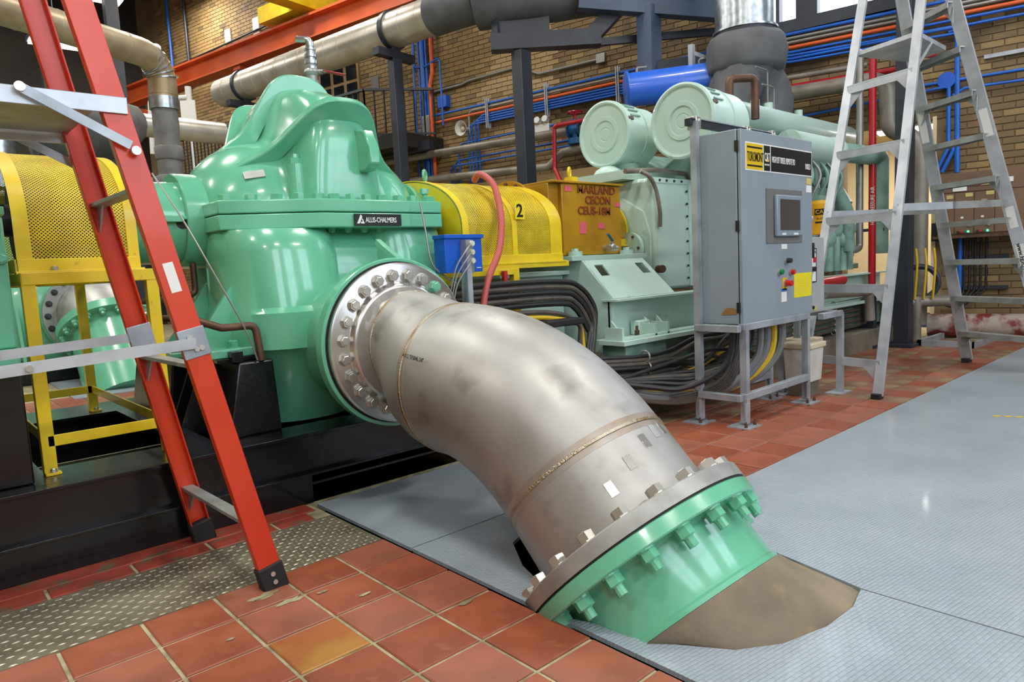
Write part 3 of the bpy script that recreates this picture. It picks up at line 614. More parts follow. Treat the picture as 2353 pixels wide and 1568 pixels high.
# ---- concrete encased pipe
c0 = G2+D45*.236; n = 64; rs = []
HOLE = [(2.047, .79), (1.94, .765), (1.777, .775), (1.62, .82), (1.515, .893), (1.443, 1.01), (1.405, 1.14), (1.395, 1.2), (1.42, 1.35), (1.52, 1.45), (1.75, 1.5), (2.0, 1.42), (2.09, 1.2), (2.10, .98)]
HOLE = [tuple(p)[:2] for p in catmull([(x, y, 0) for x, y in HOLE+HOLE[:1]], 5)][:-1]
def polar(g):
    # hole outline hit from its centre by direction g
    c = V((1.745, 1.12)); d = V((math.cos(g), math.sin(g))); best = .3
    for i in range(len(HOLE)):
        a, b = V(HOLE[i])-c, V(HOLE[(i+1) % len(HOLE)])-c; ab = b-a; den = d.x*ab.y-d.y*ab.x
        if abs(den) < 1e-9: continue
        tt = (a.x*ab.y-a.y*ab.x)/den; u = (a.x*d.y-a.y*d.x)/den
        if tt > 0 and -1e-6 <= u <= 1+1e-6: best = tt
    return c.x+d.x*best, c.y+d.y*best
for tt in (0, .12, .3, .5, .7, .85, 1.0, 1.08):
    ring = []
    for k in range(n):
        g = 2*PI*k/n; top = c0+(V((math.cos(g), 0, 0))+V((0, .7071, -.7071))*math.sin(g))*.342
        bx, by = polar(g); bot = V((bx, by, -.005)); q = top.lerp(bot, tt)
        ring.append(q)
    rs.append(ring)
single(MB().rings(rs), 'concrete_pipe', 'concrete', 'rough brown concrete encased pipe entering the floor hole', 'pipe', angle=60)
# ================================================================== coupling guards
def gprof(n=40, y0=3.14, y1=4.30, zb=1.075, zs=1.27, zt=1.585):
    cy, a = (y0+y1)/2, (y1-y0)/2; pts = [(y0, zb), (y0, zb+(zs-zb)*.5)]
    for i in range(n+1):
        g = PI*i/n; pts.append((cy-a*math.cos(g), zs+(zt-zs)*math.sin(g)))
    return pts+[(y1, zb+(zs-zb)*.5), (y1, zb)]
def sheet(name, x0, x1, prof, mat, parent):
    vs, fs, uv = [], [], []; d = 0; ds = [0]
    for (a, b), (c, e) in zip(prof, prof[1:]): d += math.hypot(c-a, e-b); ds.append(d)
    for (y, z) in prof: vs += [(x0, y, z), (x1, y, z)]
    for i in range(len(prof)-1): fs.append((2*i, 2*i+1, 2*i+3, 2*i+2)); uv += [(x0, ds[i]), (x1, ds[i]), (x1, ds[i+1]), (x0, ds[i+1])]
    me = bpy.data.meshes.new(name); me.from_pydata(vs, [], fs); ul = me.uv_layers.new(name='UVMap')
    for k, q in enumerate(uv): ul.data[k].uv = q
    me.materials.append(MATS[mat]); me.shade_smooth(); return obj(name, me, parent)
def band(x0, x1, prof, t=.006):
    cy = (prof[0][0]+prof[-1][0])/2; mb = MB(); ring = []
    for y, z in prof:
        k = 1 if y < cy else -1; n = V((0, (y-cy), (z-1.2)*1.3)).normalized()*t
        ring.append([V((x0, y, z)), V((x0, y, z))+n, V((x1, y, z))+n, V((x1, y, z))])
    return mb.rings(ring)
def guard(x0, x1, bands, label, mat='yellow', mesh='yellow_mesh', prof=None, ends=True):
    prof = prof or gprof(); t = thing('coupling_guard', label, 'guard', ((x0+x1)/2, (prof[0][0]+prof[-1][0])/2, prof[0][1]))
    sheet('mesh_sheet', x0, x1, prof, mesh, t)
    for a, b in bands: part(band(a, b, prof), 'band', mat, t, angle=60)
    y0, y1, zb = prof[0][0], prof[-1][0], prof[0][1]
    part(MB().box(x0, x1, y0-.012, y0+.002, zb-.005, zb+.045), 'sill', mat, t, bevel=.002)
    part(MB().box(x0-.01, x1+.01, y0-.03, y0+.02, zb-.012, zb), 'foot_flange', mat, t, bevel=.002)
    if ends: part(MB().prism([(x1-.004, y, z) for y, z in prof], (.004, 0, 0)), 'end_plate', mat, t, smooth=False)
    return t
g1 = guard(.385, .80, [(.385, .435), (.76, .80)], 'yellow expanded metal coupling guard on a yellow stand behind the orange ladder')
part(MB().box(.378, .384, 3.14, 4.30, 1.07, 1.12), 'end_sill', 'yellow', g1)
bolt(g1, (.50, 3.125, 1.075), (0, 0, 1), 'bolt', .012, .014)
g2 = guard(2.50, 3.32, [(2.50, 2.545), (2.885, 2.925), (3.215, 3.32)], 'yellow expanded metal coupling guard numbered two between pump and ochre clutch box', prof=gprof(y0=3.15, zb=1.03, zs=1.25, zt=1.56), ends=False)
part(MB().prism([(2.499, y, z) for y, z in gprof(y0=3.16, zb=1.03, zs=1.25, zt=1.555)], (.003, 0, 0)), 'end_plate', 'yellow', g2, smooth=False)
nb_ = part(MB().box(2.905, 2.985, 3.132, 3.136, 1.29, 1.40), 'number_plate', 'note_yellow', g2); text('lettering', '2', .11, 'label_black', nb_, (2.915, 3.1305, 1.305), (1, 0, 0), (0, 0, 1), bold=.002)
part(MB().bar((2.40, 3.14, 1.008), (3.36, 3.14, 1.008), .03, .035).box(2.25, 2.48, 3.15, 3.18, 1.0, 1.12), 'base_rail', 'yellow', g2, bevel=.003)
st = thing('guard_stand', 'yellow angle iron stand leg holding the number two guard behind the elbow', 'stand', (2.8, 3.1, .315))
part(MB().box(2.30, 2.86, 3.07, 3.12, .955, .992), 'top_rail', 'yellow', st, bevel=.003); part(MB().box(2.815, 2.86, 3.07, 3.115, .315, .96), 'leg', 'yellow', st, bevel=.003); part(MB().box(2.30, 2.345, 3.07, 3.115, .315, .96), 'leg', 'yellow', st, bevel=.003)
def shaft(x0, x1, label): single(MB().cyl((x0, YS, ZS), (x1, YS, ZS), .07, n=24).cyl((x0+.08, YS, ZS), (x0+.2, YS, ZS), .19, n=28).cyl((x0+.24, YS, ZS), (x0+.36, YS, ZS), .19, n=28), 'coupling', 'dark_steel', label, 'coupling')
shaft(.38, .85, 'dark shaft coupling inside the left yellow guard'); shaft(2.9, 3.45, 'dark shaft coupling inside the number two guard')
# hose over guard 2
single(MB().tube(catmull([(2.86, 3.45, 1.56), (2.835, 3.36, 1.585), (2.82, 3.22, 1.50), (2.76, 3.10, 1.30), (2.66, 3.02, 1.10), (2.52, 2.97, .93), (2.45, 2.95, .72), (2.42, 2.95, .3)], 8), .02, 12), 'rubber_hose', 'hose_red', 'faded red rubber hose draped over the number two guard', 'hose')
single(MB().tube([(2.72, 3.05, .98), (2.715, 3.04, .3)], .018, 10), 'red_pipe', 'pipe_red', 'short red upright pipe under the number two guard', 'pipe')
# ---- stand of guard 1
st = thing('guard_stand', 'yellow four legged angle iron stand on the black base, left', 'stand', (.62, 3.75, .315))
L4 = [(.40, 3.05), (.815, 3.05), (.40, 4.42), (.815, 4.42)]
for x, y in L4:
    part(MB().box(x-.022, x+.022, y-.004, y+.004, .315, 1.03).box(x-.022, x-.014, y, y+.04, .315, 1.03), 'leg', 'yellow', st, bevel=.002)
    lf = part(MB().box(x-.022, x+.03, y-.03, y+.01, .315, .325), 'foot_plate', 'yellow', st, bevel=.002); bolt(lf, (x+.006, y-.015, .325), (0, 0, 1), 'bolt', .011, .012)
for p, q in (((.38, 3.05, 1.045), (.865, 3.05, 1.045)), ((.38, 4.42, 1.045), (.865, 4.42, 1.045))): part(MB().bar(p, q, .012, .045), 'top_rail', 'yellow', st, bevel=.002)
for x in (.384, .86): part(MB().bar((x, 3.05, 1.045), (x, 4.42, 1.045), .012, .045), 'top_rail', 'yellow', st, bevel=.002)
part(MB().box(.384, .86, 3.05, 3.14, 1.06, 1.067), 'top_ledge', 'yellow', st)
for p, q in (((.40, 3.05, .44), (.815, 3.05, .44)), ((.40, 4.42, .44), (.815, 4.42, .44))): part(MB().bar(p, q, .008, .042), 'lower_rail', 'yellow', st, bevel=.002)
for x in (.40, .815): part(MB().bar((x, 3.05, .44), (x, 4.42, .44), .008, .042), 'lower_rail', 'yellow', st, bevel=.002)
# left neighbour: green bearing column
t = thing('bearing_pedestal', 'teal green bearing pedestal cut by the left picture edge above the black pedestal', 'machine', (.05, 3.2, .735))
part(MB().box(-.1, .345, 3.0, 3.6, .735, .80).box(-.05, .345, 3.02, 4.35, .80, 1.27), 'column', 'green', t, bevel=.01); part(MB().box(-.06, .35, 3.0, 4.37, 1.27, 1.30), 'split_flange', 'green', t, bevel=.004); part(MB().lathe((-.05, YS, 1.30), (1, 0, 0), [(0, 0), (0, .36), (.02, .38), (.36, .38), (.38, .36), (.38, 0)], 40, a0=0, a1=2*PI), 'bearing_cap', 'green', t); bolt(t, (.325, 3.015, 1.12), (0, -1, 0), 'green', .02, .02)
# ================================================================== clutch box
t = thing('clutch_gearbox', 'ochre yellow clutch housing with raised brown lettering', 'gearbox', (3.85, 3.7, 1.05))
part(MB().box(3.50, 4.13, 3.30, 4.1, 1.06, 1.555), 'housing', 'ochre', t, bevel=.006)
part(MB().box(3.40, 4.15, 3.28, 4.12, 1.555, 1.57), 'lid', 'ochre', t, bevel=.003); part(MB().box(3.40, 3.5, 3.33, 4.07, 1.08, 1.555), 'end_box', 'ochre', t, bevel=.004)
part(MB().cyl((3.40, YS, 1.32), (3.375, YS, 1.32), .29, n=48), 'bearing_cap', 'ochre', t)
for k in range(16):
    g = 2*PI*k/16; bolt(t, (3.375, YS+.265*math.cos(g), 1.32+.265*math.sin(g)), (-1, 0, 0), 'copper_rust', .014, .012, name='cap_bolt')
for k, (s_, z, x) in enumerate((('MARLAND', 1.492, 3.655), ('CECON', 1.420, 3.735), ('CEUS-18M', 1.345, 3.655))): text('lettering', s_, .078, 'letter_brown', t, (x, 3.297, z), (1, 0, 0), (0, 0, 1), xs=1.12 if k == 0 else 1.02, ext=.003, bold=.0015)
for x0, x1, z0, z1 in ((3.67, 3.74, 1.21, 1.29), (3.87, 3.94, 1.245, 1.285), (4.07, 4.125, 1.405, 1.435), (3.53, 3.60, 1.50, 1.535)): part(MB().box(x0, x1, 3.296, 3.3, z0, z1), 'tag', 'label_pink', t, label='pink paper tag')
part(MB().box(3.60, 3.66, 3.29, 3.36, 1.57, 1.60), 'eye_base', 'yellow', t); part(torus(MB(), (3.63, 3.34, 1.635), (.5, -.8, 0), .032, .010), 'eye_bolt', 'yellow', t)
vv = part(MB().cyl((3.93, 3.30, 1.11), (3.93, 3.22, 1.11), .018, n=12).cyl((3.90, 3.225, 1.10), (3.98, 3.225, 1.10), .02, n=12).ball((3.93, 3.235, 1.11), .034), 'drain_valve', 'bolt', t); part(MB().bar((3.93, 3.22, 1.15), (3.83, 3.18, 1.20), .02, .006), 'lever', 'blue_valve', vv)
gp = [(3.45, 1.13), (3.45, 1.25)]+[(3.75-.30*math.cos(PI*i/24), 1.25+.25*math.sin(PI*i/24)) for i in range(25)]+[(4.05, 1.25), (4.05, 1.13)]
guard(4.15, 4.40, [(4.375, 4.40)], 'small ochre mesh guard between the clutch box and the pale green flywheel housing', 'yellow', 'ochre_mesh', gp)
# ================================================================== engine skid
t = thing('engine_skid', 'pale mint green fabricated steel skid under the diesel engine', 'skid', (5.8, 3.6, .2))
part(MB().box(3.45, 4.28, 3.18, 4.3, 1.02, 1.055), 'top_plate', 'mint', t, bevel=.003)
for x in (3.56, 4.12): part(MB().cyl((x, 3.25, 1.055), (x, 3.25, 1.085), .05, n=16).cyl((x, 3.25, 1.085), (x, 3.25, 1.105), .024, n=6), 'hold_down', 'mint', t)
# sloped panel with two slots
a0, a1, b0, b1 = V((3.57, 3.19, 1.03)), V((4.22, 3.19, 1.03)), V((3.54, 2.93, .76)), V((4.26, 2.93, .76)); nrm = (b0-a0).cross(a1-a0).normalized()
if nrm.y > 0: nrm = -nrm
def sp(u, v): return a0.lerp(a1, u).lerp(b0.lerp(b1, u), v)
mb = MB(); us = [0, .10, .24, .78, .92, 1]; vs_ = [0, .16, .44, 1]
for i in range(5):
    for j in range(3):
        if j == 1 and i in (1, 3): continue
        q = [sp(us[i], vs_[j]), sp(us[i+1], vs_[j]), sp(us[i+1], vs_[j+1]), sp(us[i], vs_[j+1])]; mb.prism(q, -nrm*.012)
part(mb, 'sloped_panel', 'mint', t, smooth=False)
part(MB().prism([(3.545, 3.19, 1.03), (3.545, 2.93, .76), (3.545, 2.93, .40), (3.545, 4.3, .40), (3.545, 4.3, 1.03)], (.02, 0, 0)), 'side_plate', 'mint', t, smooth=False)
part(MB().box(2.95, 3.53, 3.35, 4.2, .35, .94).box(2.9, 3.55, 3.3, 4.25, .93, .96), 'bearing_plinth', 'mint', t, bevel=.004)
part(MB().box(3.52, 8.2, 2.86, 3.0, .742, .758), 'top_flange', 'mint', t, bevel=.002); part(MB().box(3.545, 8.2, 2.95, 2.965, .50, .742), 'web', 'mint', t)
part(MB().box(3.40, 8.2, 2.72, 2.97, .47, .50).box(3.45, 8.2, 2.76, 2.80, .50, .515), 'bottom_flange', 'mint', t, bevel=.002)
part(MB().box(3.46, 3.9, 2.76, 2.95, .33, .47).box(4.0, 8.2, 2.84, 2.96, .22, .47), 'sub_beam', 'mint_dark', t, bevel=.003)
for x in (3.43, 3.78, 3.92): part(MB().box(x, x+.02, 2.76, 2.9, .50, .58).prism([(x+.06, 2.90, .50), (x+.06, 2.78, .50), (x+.06, 2.90, .62)], (.014, 0, 0)), 'lug', 'mint', t)
part(MB().box(3.74, 3.86, 2.86, 2.94, .50, .60), 'clip_block', 'mint', t, bevel=.01)
bolt(t, (3.66, 2.82, .515), (0, 0, 1), 'copper_rust', .016, .03, .03)
part(MB().box(3.3, 8.2, 2.70, 4.5, -.01, .20), 'concrete_plinth', 'floor_concrete', t, bevel=.01)
# ================================================================== diesel engine
t = thing('diesel_engine', 'huge pale mint green diesel engine behind the grey control cabinet', 'engine', (6.2, 3.7, .75))
hs = part(MB().box(4.42, 5.05, 3.20, 4.3, .76, 1.63), 'flywheel_housing', 'mint', t, bevel=.03)
part(MB().box(4.34, 5.0, 3.195, 3.205, 1.585, 1.625).box(4.86, 4.98, 3.192, 3.2, .78, 1.6), 'edge_strip', 'mint', t)
for x in (4.48, 4.57, 4.67, 4.77): bolt(t, (x, 3.195, 1.605), (0, -1, 0), 'dark_steel', .009, .008, name='housing_bolt')
for k in range(9): bolt(t, (4.83, 3.19, 1.53-k*.098), (0, -1, 0), 'dark_steel', .009, .008, name='housing_bolt')
part(MB().prism([(4.41, 3.24, .78), (4.41, 3.9, .78), (4.41, 3.9, 1.45), (4.41, 3.5, 1.5), (4.41, 3.30, 1.38), (4.41, 3.24, 1.2)], (.02, 0, 0)), 'access_cover', 'mint', t, bevel=.01)
part(MB().cyl((4.40, 3.42, 1.10), (4.36, 3.42, 1.10), .125, n=32), 'round_cover', 'mint', t)
for k in range(6):
    g = 2*PI*k/6; bolt(t, (4.36, 3.42+.10*math.cos(g), 1.10+.10*math.sin(g)), (-1, 0, 0), 'copper_rust', .010, .01, name='cover_bolt')
part(MB().cyl((4.43, 3.19, .93), (4.40, 3.13, .93), .03, n=16), 'port', 'copper_rust', t)
part(MB().tube(catmull([(4.25, 3.2, 1.66), (4.32, 3.17, 1.62), (4.40, 3.17, 1.52), (4.44, 3.17, 1.36), (4.45, 3.18, 1.25)], 6), .016, 10), 'braided_hose', 'pipe_grey', t)
part(MB().tube(fillet([(4.2, 3.3, 1.67), (4.6, 3.3, 1.70), (5.0, 3.3, 1.69), (5.1, 3.3, 1.58)], .06), .02, 10), 'hose', 'pipe_grey', t)
part(MB().ball((4.55, 3.75, 1.70), .13, 14, (1, 1, .7)).box(4.3, 5.0, 3.4, 4.2, 1.63, 1.70), 'turbo_base', 'mint', t)
part(MB().box(5.05, 8.0, 3.25, 4.2, .78, 1.45), 'crankcase', 'mint', t, bevel=.02)
for sgn, nm in ((-1, 0), (1, 1)):
    y = 3.72+sgn*.28; part(MB().obox((6.6, y, 1.65), (1.35, 0, 0), V((0, .17, sgn*.10)), V((0, -.14*sgn, .24))), 'cylinder_bank', 'mint_dark', t, bevel=.02)
for k in range(7):
    x = 5.5+k*.38; part(MB().box(x, x+.3, 3.17, 3.26, .92, 1.28), 'inspection_door', 'mint', t, bevel=.02)
part(MB().lathe((5.3, 3.25, 2.23), (1, 0, 0), [(0, .09), (.02, .12), (2.75, .12), (2.82, .09), (2.84, 0)], 28), 'upper_manifold', 'mint', t)
part(MB().lathe((6.2, 3.02, 1.98), (1, 0, 0), [(0, 0), (0, .13), (.9, .13), (.92, .145), (.96, .145), (.98, .10), (1.0, 0)], 28), 'lower_manifold', 'mint', t)
part(MB().tube(fillet([(7.1, 3.0, 1.98), (7.75, 2.86, 1.96), (7.85, 2.84, 1.95), (7.85, 2.84, .95)], .14, 8), .095, 18), 'coolant_pipe', 'mint_dark', t)
part(MB().tube(fillet([(7.0, 3.05, 1.85), (7.3, 2.95, 1.4), (7.35, 2.95, 1.0)], .1), .07, 14), 'coolant_branch', 'mint_dark', t)
for k in range(5):
    x = 6.45+k*.16; part(MB().tube(catmull([(x, 3.0, 1.88), (x+.03, 2.92, 1.72), (x-.02, 2.98, 1.52), (x+.02, 3.06, 1.38)], 5), .016, 8), 'fuel_line', 'conduit_grey' if k % 2 else 'mint_dark', t)
    part(MB().box(x-.05, x+.05, 3.0, 3.14, 1.40+.05*(k % 2), 1.62).cyl((x, 3.02, 1.62), (x, 3.02, 1.72), .03, n=10), 'injector_pump', 'mint_dark', t, bevel=.01)
part(MB().prism([(6.35, 2.98, 1.88), (6.95, 2.98, 1.88), (6.65, 2.98, 1.62)], (0, .05, 0)), 'bracket', 'mint_dark', t)
for k in range(4): part(MB().ball((7.0+k*.16, 3.0, 1.12+.1*(k % 2)), .10, 14, (1, .7, 1)).cyl((7.0+k*.16, 3.0, .8), (7.0+k*.16, 3.0, 1.2), .045, n=12), 'water_pump', 'mint_dark', t)
of = part(MB().cyl((6.55, 2.88, 1.16), (6.55, 2.88, 1.44), .105, n=28).lathe((6.55, 2.88, 1.44), (0, 0, 1), [(0, .105), (.03, .09), (.03, 0)], 28), 'oil_filter', 'cat_yellow', t, label='yellow oil filter canister')
on = V((-.915, -.402, 0)); ot = V((.402, -.915, 0)); oc = V((6.55, 2.88, 0))
part(MB().tube([oc+V((0, 0, 1.34)), oc+V((0, 0, 1.395))], .1058, 28, caps=False) if False else MB().obox(oc+on*.1035+V((0, 0, 1.365)), ot*.05, on*.006, V((0, 0, .027))), 'print_panel', 'label_black', of)
part(MB().box(6.48, 6.66, 2.86, 3.1, 1.46, 1.52), 'filter_head', 'mint_dark', t)
text('lettering', 'CAT', .05, 'label_yellow', of, tuple(oc+on*.1105-ot*.044+V((0, 0, 1.348))), tuple(ot), (0, 0, 1)); text('lettering', '1R-0726', .028, 'label_black', of, tuple(oc+on*.106-ot*.044+V((0, 0, 1.295))), tuple(ot), (0, 0, 1)); part(MB().obox(oc+on*.1035+V((0, 0, 1.27)), ot*.045, on*.004, V((0, 0, .007))), 'print_bar', 'label_black', of)
part(MB().box(5.05, 8.0, 3.1, 3.2, .80, .86), 'rail', 'mint_dark', t, bevel=.01)
# thin tubes above the manifold
for k, (x, h) in enumerate(((6.2, 2.62), (6.38, 2.72), (6.5, 2.58))): part(MB().tube(fillet([(x-.22, 3.3, h), (x, 3.3, h), (x, 3.3, 2.3)], .03), .008, 8), 'tube_line', 'conduit_grey', t)
for x in (6.05, 6.3, 6.9): part(MB().cyl((x, 3.25, 2.34), (x, 3.25, 2.40), .04, n=12), 'manifold_boss', 'mint', t)
# air cleaners
def cleaner(c, r, ln, label):
    t = thing('air_cleaner', label, 'air filter', (c[0]+ln/2, c[1], c[2]-r), 'drum air cleaners'); X = V((1, 0, 0)); o = V(c)
    part(MB().lathe(o, X, [(0, 0), (0, .045), (.004, .052), (-.0, .06), (0, .105), (-.012, .112), (-.012, .14), (0, .147), (0, r-.028), (-.014, r-.02), (-.02, r-.008), (-.012, r+.008), (.02, r+.01), (.024, r-.006)], 56, caps=False), 'lid', 'mint', t, angle=25)
    part(MB().lathe(o, X, [(.02, 0), (.02, r-.012), (ln*.52, r-.012), (ln*.525, r-.002), (ln*.545, r-.002), (ln*.55, r-.012), (ln*.93, r-.012), (ln, r-.07), (ln, 0)], 48), 'drum', 'mint', t)
    for k in range(7):
        g = math.radians(30+k*13); d = V((0, -math.cos(g), math.sin(g))); part(MB().obox(o+V((.13+.012*k, 0, 0))+d*(r-.006), (.06, 0, 0), V((0, math.sin(g), math.cos(g)))*.007, d*.006), 'louvre', 'mint_dark', t)
    for g in (.35, 2.4): part(MB().obox(o+V((.03, 0, 0))+V((0, -math.cos(g), math.sin(g)))*(r+.006), (.03, 0, 0), V((0, math.sin(g), math.cos(g)))*.012, V((0, -math.cos(g), math.sin(g)))*.008), 'clamp', 'copper_rust', t)
    part(MB().rings(loft([(c[2]-r+.03, c[0]+ln*.55, c[1], .12, .12, 2), (c[2]-r-.1, c[0]+ln*.62, c[1], .11, .11, 2), (1.69, c[0]+ln*.8, c[1]+.03, .15, .14, 2)], 20)), 'duct', 'mint', t)
cleaner((4.58, 3.80, 2.055), .262, .46, 'mint green drum air cleaner with ringed lid, left one above the ochre clutch box')
cleaner((4.60, 3.06, 2.03), .272, .56, 'mint green drum air cleaner with ringed lid, right one behind the cabinet top')
# exhaust stack
sx, sy = 6.56, 3.62
t = thing('exhaust_stack', 'shiny galvanised exhaust duct with grey canvas lagging above the engine', 'duct', (sx, sy, 2.2))
part(MB().lathe((sx, sy, 3.17), (0, 0, 1), [(0, .31), (.02, .31), (.02, .285), (.62, .285), (.62, .291), (.65, .291), (.65, .285), (5.4, .285)], 48), 'stack', 'galv', t)
part(MB().cyl((sx, sy, 3.12), (sx, sy, 3.17), .30, n=40), 'stack_flange', 'dark_steel', t)
def lump(secs, seed, n=40, amp=.02):
    rnd = random.Random(seed); ph = [rnd.uniform(0, 6.28) for _ in range(8)]; rs = []
    for (c, d, r) in secs:
        a, b, dd = basis(d); c = V(c); rs.append([c+(a*math.cos(g)+b*math.sin(g))*(r+amp*(math.sin(3*g+ph[0]+c.z*14)+.7*math.sin(7*g+ph[1]-c.z*23)+.5*math.sin(11*g+ph[2]+c.z*40))*.6) for g in [2*PI*i/n for i in range(n)]])
    return MB().rings(rs)
zz = V((0, 0, 1))
part(lump([((sx, sy, 3.13), zz, .33), ((sx, sy, 3.08), zz, .37), ((sx, sy, 2.98), zz, .385), ((sx, sy, 2.84), zz, .385), ((sx, sy, 2.79), zz, .37), ((sx, sy, 2.77), zz, .30)], 3, amp=.014), 'lagging_collar', 'canvas_dark', t, angle=70)
part(lump([((sx-.03, sy, 2.80), zz, .33), ((sx-.12, sy+.02, 2.66), zz, .27), ((sx-.22, sy+.03, 2.5), zz, .24), ((sx-.25, sy+.03, 2.3), zz, .22), ((sx-.25, sy, 1.8), zz, .2)], 5), 'lagging_leg', 'canvas_dark', t, angle=70)
part(lump([((sx+.10, sy-.04, 2.80), zz, .27), ((sx+.20, sy-.08, 2.66), zz, .26), ((sx+.22, sy-.1, 2.5), zz, .25), ((sx+.20, sy-.1, 2.35), zz, .25), ((sx+.16, sy-.1, 2.25), zz, .23), ((sx+.16, sy-.1, 1.8), zz, .2)], 9), 'lagging_leg', 'canvas_dark', t, angle=70)
single(MB().tube(fillet([(5.42, 3.14, 2.22), (5.42, 3.14, 2.47), (5.66, 3.04, 2.49), (5.66, 3.04, 2.15)], .045), .034, 14), 'breather_pipe', 'copper_rust', 'brown rusty breather pipe bent over between air cleaner and exhaust lagging', 'pipe')
# blue tank
a, b = V((5.80, 4.52, 2.72)), V((6.55, 3.82, 2.80)); d = (b-a).normalized(); t = thing('blue_tank', 'bright blue horizontal steel tank behind the air cleaners', 'tank', tuple((a+b)/2-V((0, 0, .17))))
part(MB().lathe(a, d, [(0, .165), (.01, .185), (.03, .185), (.03, .165), ((b-a).length, .165), ((b-a).length, 0)], 36), 'shell', 'blue_tank', t)
part(MB().cyl(a+d*.35-V((0, 0, .15)), a+d*.35-V((0, 0, .24)), .06, n=14), 'sump', 'blue_tank', t)
for k in (.12, .75): part(MB().tube(fillet([a+d*k+V((0, 0, .15)), a+d*k+V((0, 0, .21)), a+d*(k+.1)+V((0, 0, .205))], .02), .012, 8), 'vent', 'conduit_grey', t)
# ================================================================== control cabinet
t = thing('control_cabinet', 'grey control cabinet with touch screen on a steel strut frame', 'cabinet', (4.1, 2.2, 0))
CX0, CX1, CY0, CY1, CZ0, CZ1 = 3.665, 4.565, 2.06, 2.345, .60, 1.715
part(MB().box(CX0, CX1, CY0+.028, CY1, CZ0, CZ1), 'body', 'cab_grey', t, bevel=.006)
dr = part(MB().box(CX0+.004, CX1-.002, CY0, CY0+.022, CZ0+.004, CZ1-.002), 'door', 'cab_grey', t, bevel=.004)
part(MB().box(CX0+.008, CX1-.006, CY0+.022, CY0+.028, CZ0+.008, CZ1-.006), 'door_gasket', 'rubber', t)
for z in (.70, 1.17, 1.62): part(MB().box(CX0-.006, CX0+.004, CY0+.016, CY0+.036, z-.03, z+.03), 'hinge', 'black', t)
def dpl(x0, x1, z0, z1, mat, nm, par, y=CY0, d=.003, **k): return part(MB().box(x0, x1, y-d, y+.001, z0, z1), nm, mat, par, smooth=False, **k)
sg = dpl(3.715, 4.555, 1.485, 1.645, 'label_white', 'sign', dr, d=.002, label='black and yellow header sign')
dpl(3.722, 3.915, 1.492, 1.638, 'label_yellow', 'sign_panel', sg, d=.0028); dpl(3.925, 4.000, 1.492, 1.638, 'label_black', 'sign_panel', sg, d=.0028); dpl(4.01, 4.548, 1.492, 1.638, 'label_black', 'sign_panel', sg, d=.0028)
TX = dict(xd=(1, 0, 0), yd=(0, 0, 1))
text('lettering', 'TOROMONT', .078, 'label_black', sg, (3.732, CY0-.0035, 1.538), xs=.41, bold=.0003, **TX); dpl(3.732, 3.905, 1.612, 1.622, 'label_black', 'sign_bar', sg, d=.0034); dpl(3.732, 3.905, 1.508, 1.518, 'label_black', 'sign_bar', sg, d=.0034)
text('lettering', 'CAT', .07, 'label_white', sg, (3.931, CY0-.0035, 1.548), xs=.46, bold=.0004, **TX); part(MB().prism([(3.945, CY0-.0036, 1.545), (3.981, CY0-.0036, 1.545), (3.963, CY0-.0036, 1.575)], (0, -.0006, 0)), 'emblem', 'label_yellow', sg, smooth=False)
text('lettering', 'POWER SYSTEMS', .014, 'label_white', sg, (3.931, CY0-.0035, 1.522), xs=.55, **TX)
text('lettering', 'HIGH LIFT DIESEL REMOTE I/O', .052, 'label_white', sg, (4.022, CY0-.0035, 1.545), xs=.42, **TX); text('lettering', '10023', .05, 'label_white', sg, (4.455, CY0-.0035, 1.53), xs=.6, **TX)
bz = dpl(3.945, 4.405, 1.065, 1.39, 'bezel_dark', 'screen_mount', dr, d=.006)
bb = part(MB().box(4.03, 4.36, CY0-.03, CY0-.006, 1.105, 1.355), 'screen_bezel', 'bezel', bz, bevel=.008)
dpl(4.068, 4.325, 1.142, 1.328, 'screen', 'screen', bz, y=CY0-.03, d=.002, label='dark touch screen'); dpl(4.09, 4.14, 1.113, 1.125, 'label_white', 'screen_label', bz, y=CY0-.03, d=.001); dpl(4.24, 4.30, 1.113, 1.125, 'label_white', 'screen_label', bz, y=CY0-.03, d=.001)
dpl(4.135, 4.205, 1.028, 1.058, 'label_white', 'label', dr); dpl(4.475, 4.545, 1.435, 1.475, 'label_aged', 'label', dr); dpl(4.475, 4.545, 1.385, 1.43, 'label_white', 'label', dr)
def knob(x, z, m, r=.017, ln=.03, plate_=None):
    k = part(MB().cyl((x, CY0, z), (x, CY0-.012, z), r*1.25, n=20), 'push_button', 'bolt', dr); part(MB().cyl((x, CY0-.012, z), (x, CY0-ln, z), r, r*.9, n=20), 'cap', m, k)
    if plate_: dpl(x-.032, x+.03, z-.04, z+.035, plate_, 'legend', k)
knob(4.19, .955, 'dark_steel', .016, .04); knob(4.10, .888, 'button_green'); knob(4.25, .882, 'button_red'); knob(4.175, .815, 'button_red', .02, .05, 'label_yellow')
dpl(4.30, 4.545, .715, .87, 'note_yellow', 'note', dr, d=.0012, label='yellow handwritten note'); 
for k in range(8): dpl(4.33, 4.45+.06*((k*37) % 10)/10, .735+k*.0135, .7365+k*.0135, 'label_aged', 'writing', dr, d=.0018)
dpl(4.13, 4.195, .70, .762, 'label_white', 'label', dr); dpl(4.13, 4.20, .768, .783, 'blue', 'label', dr)
part(MB().prism([(CX0-.001, 2.20, .655), (CX0-.001, 2.10, .66), (CX0-.001, 2.09, .69), (CX0-.001, 2.13, .70), (CX0-.001, 2.17, .695)], (-.0012, 0, 0)), 'scrape', 'wood', t, smooth=False)
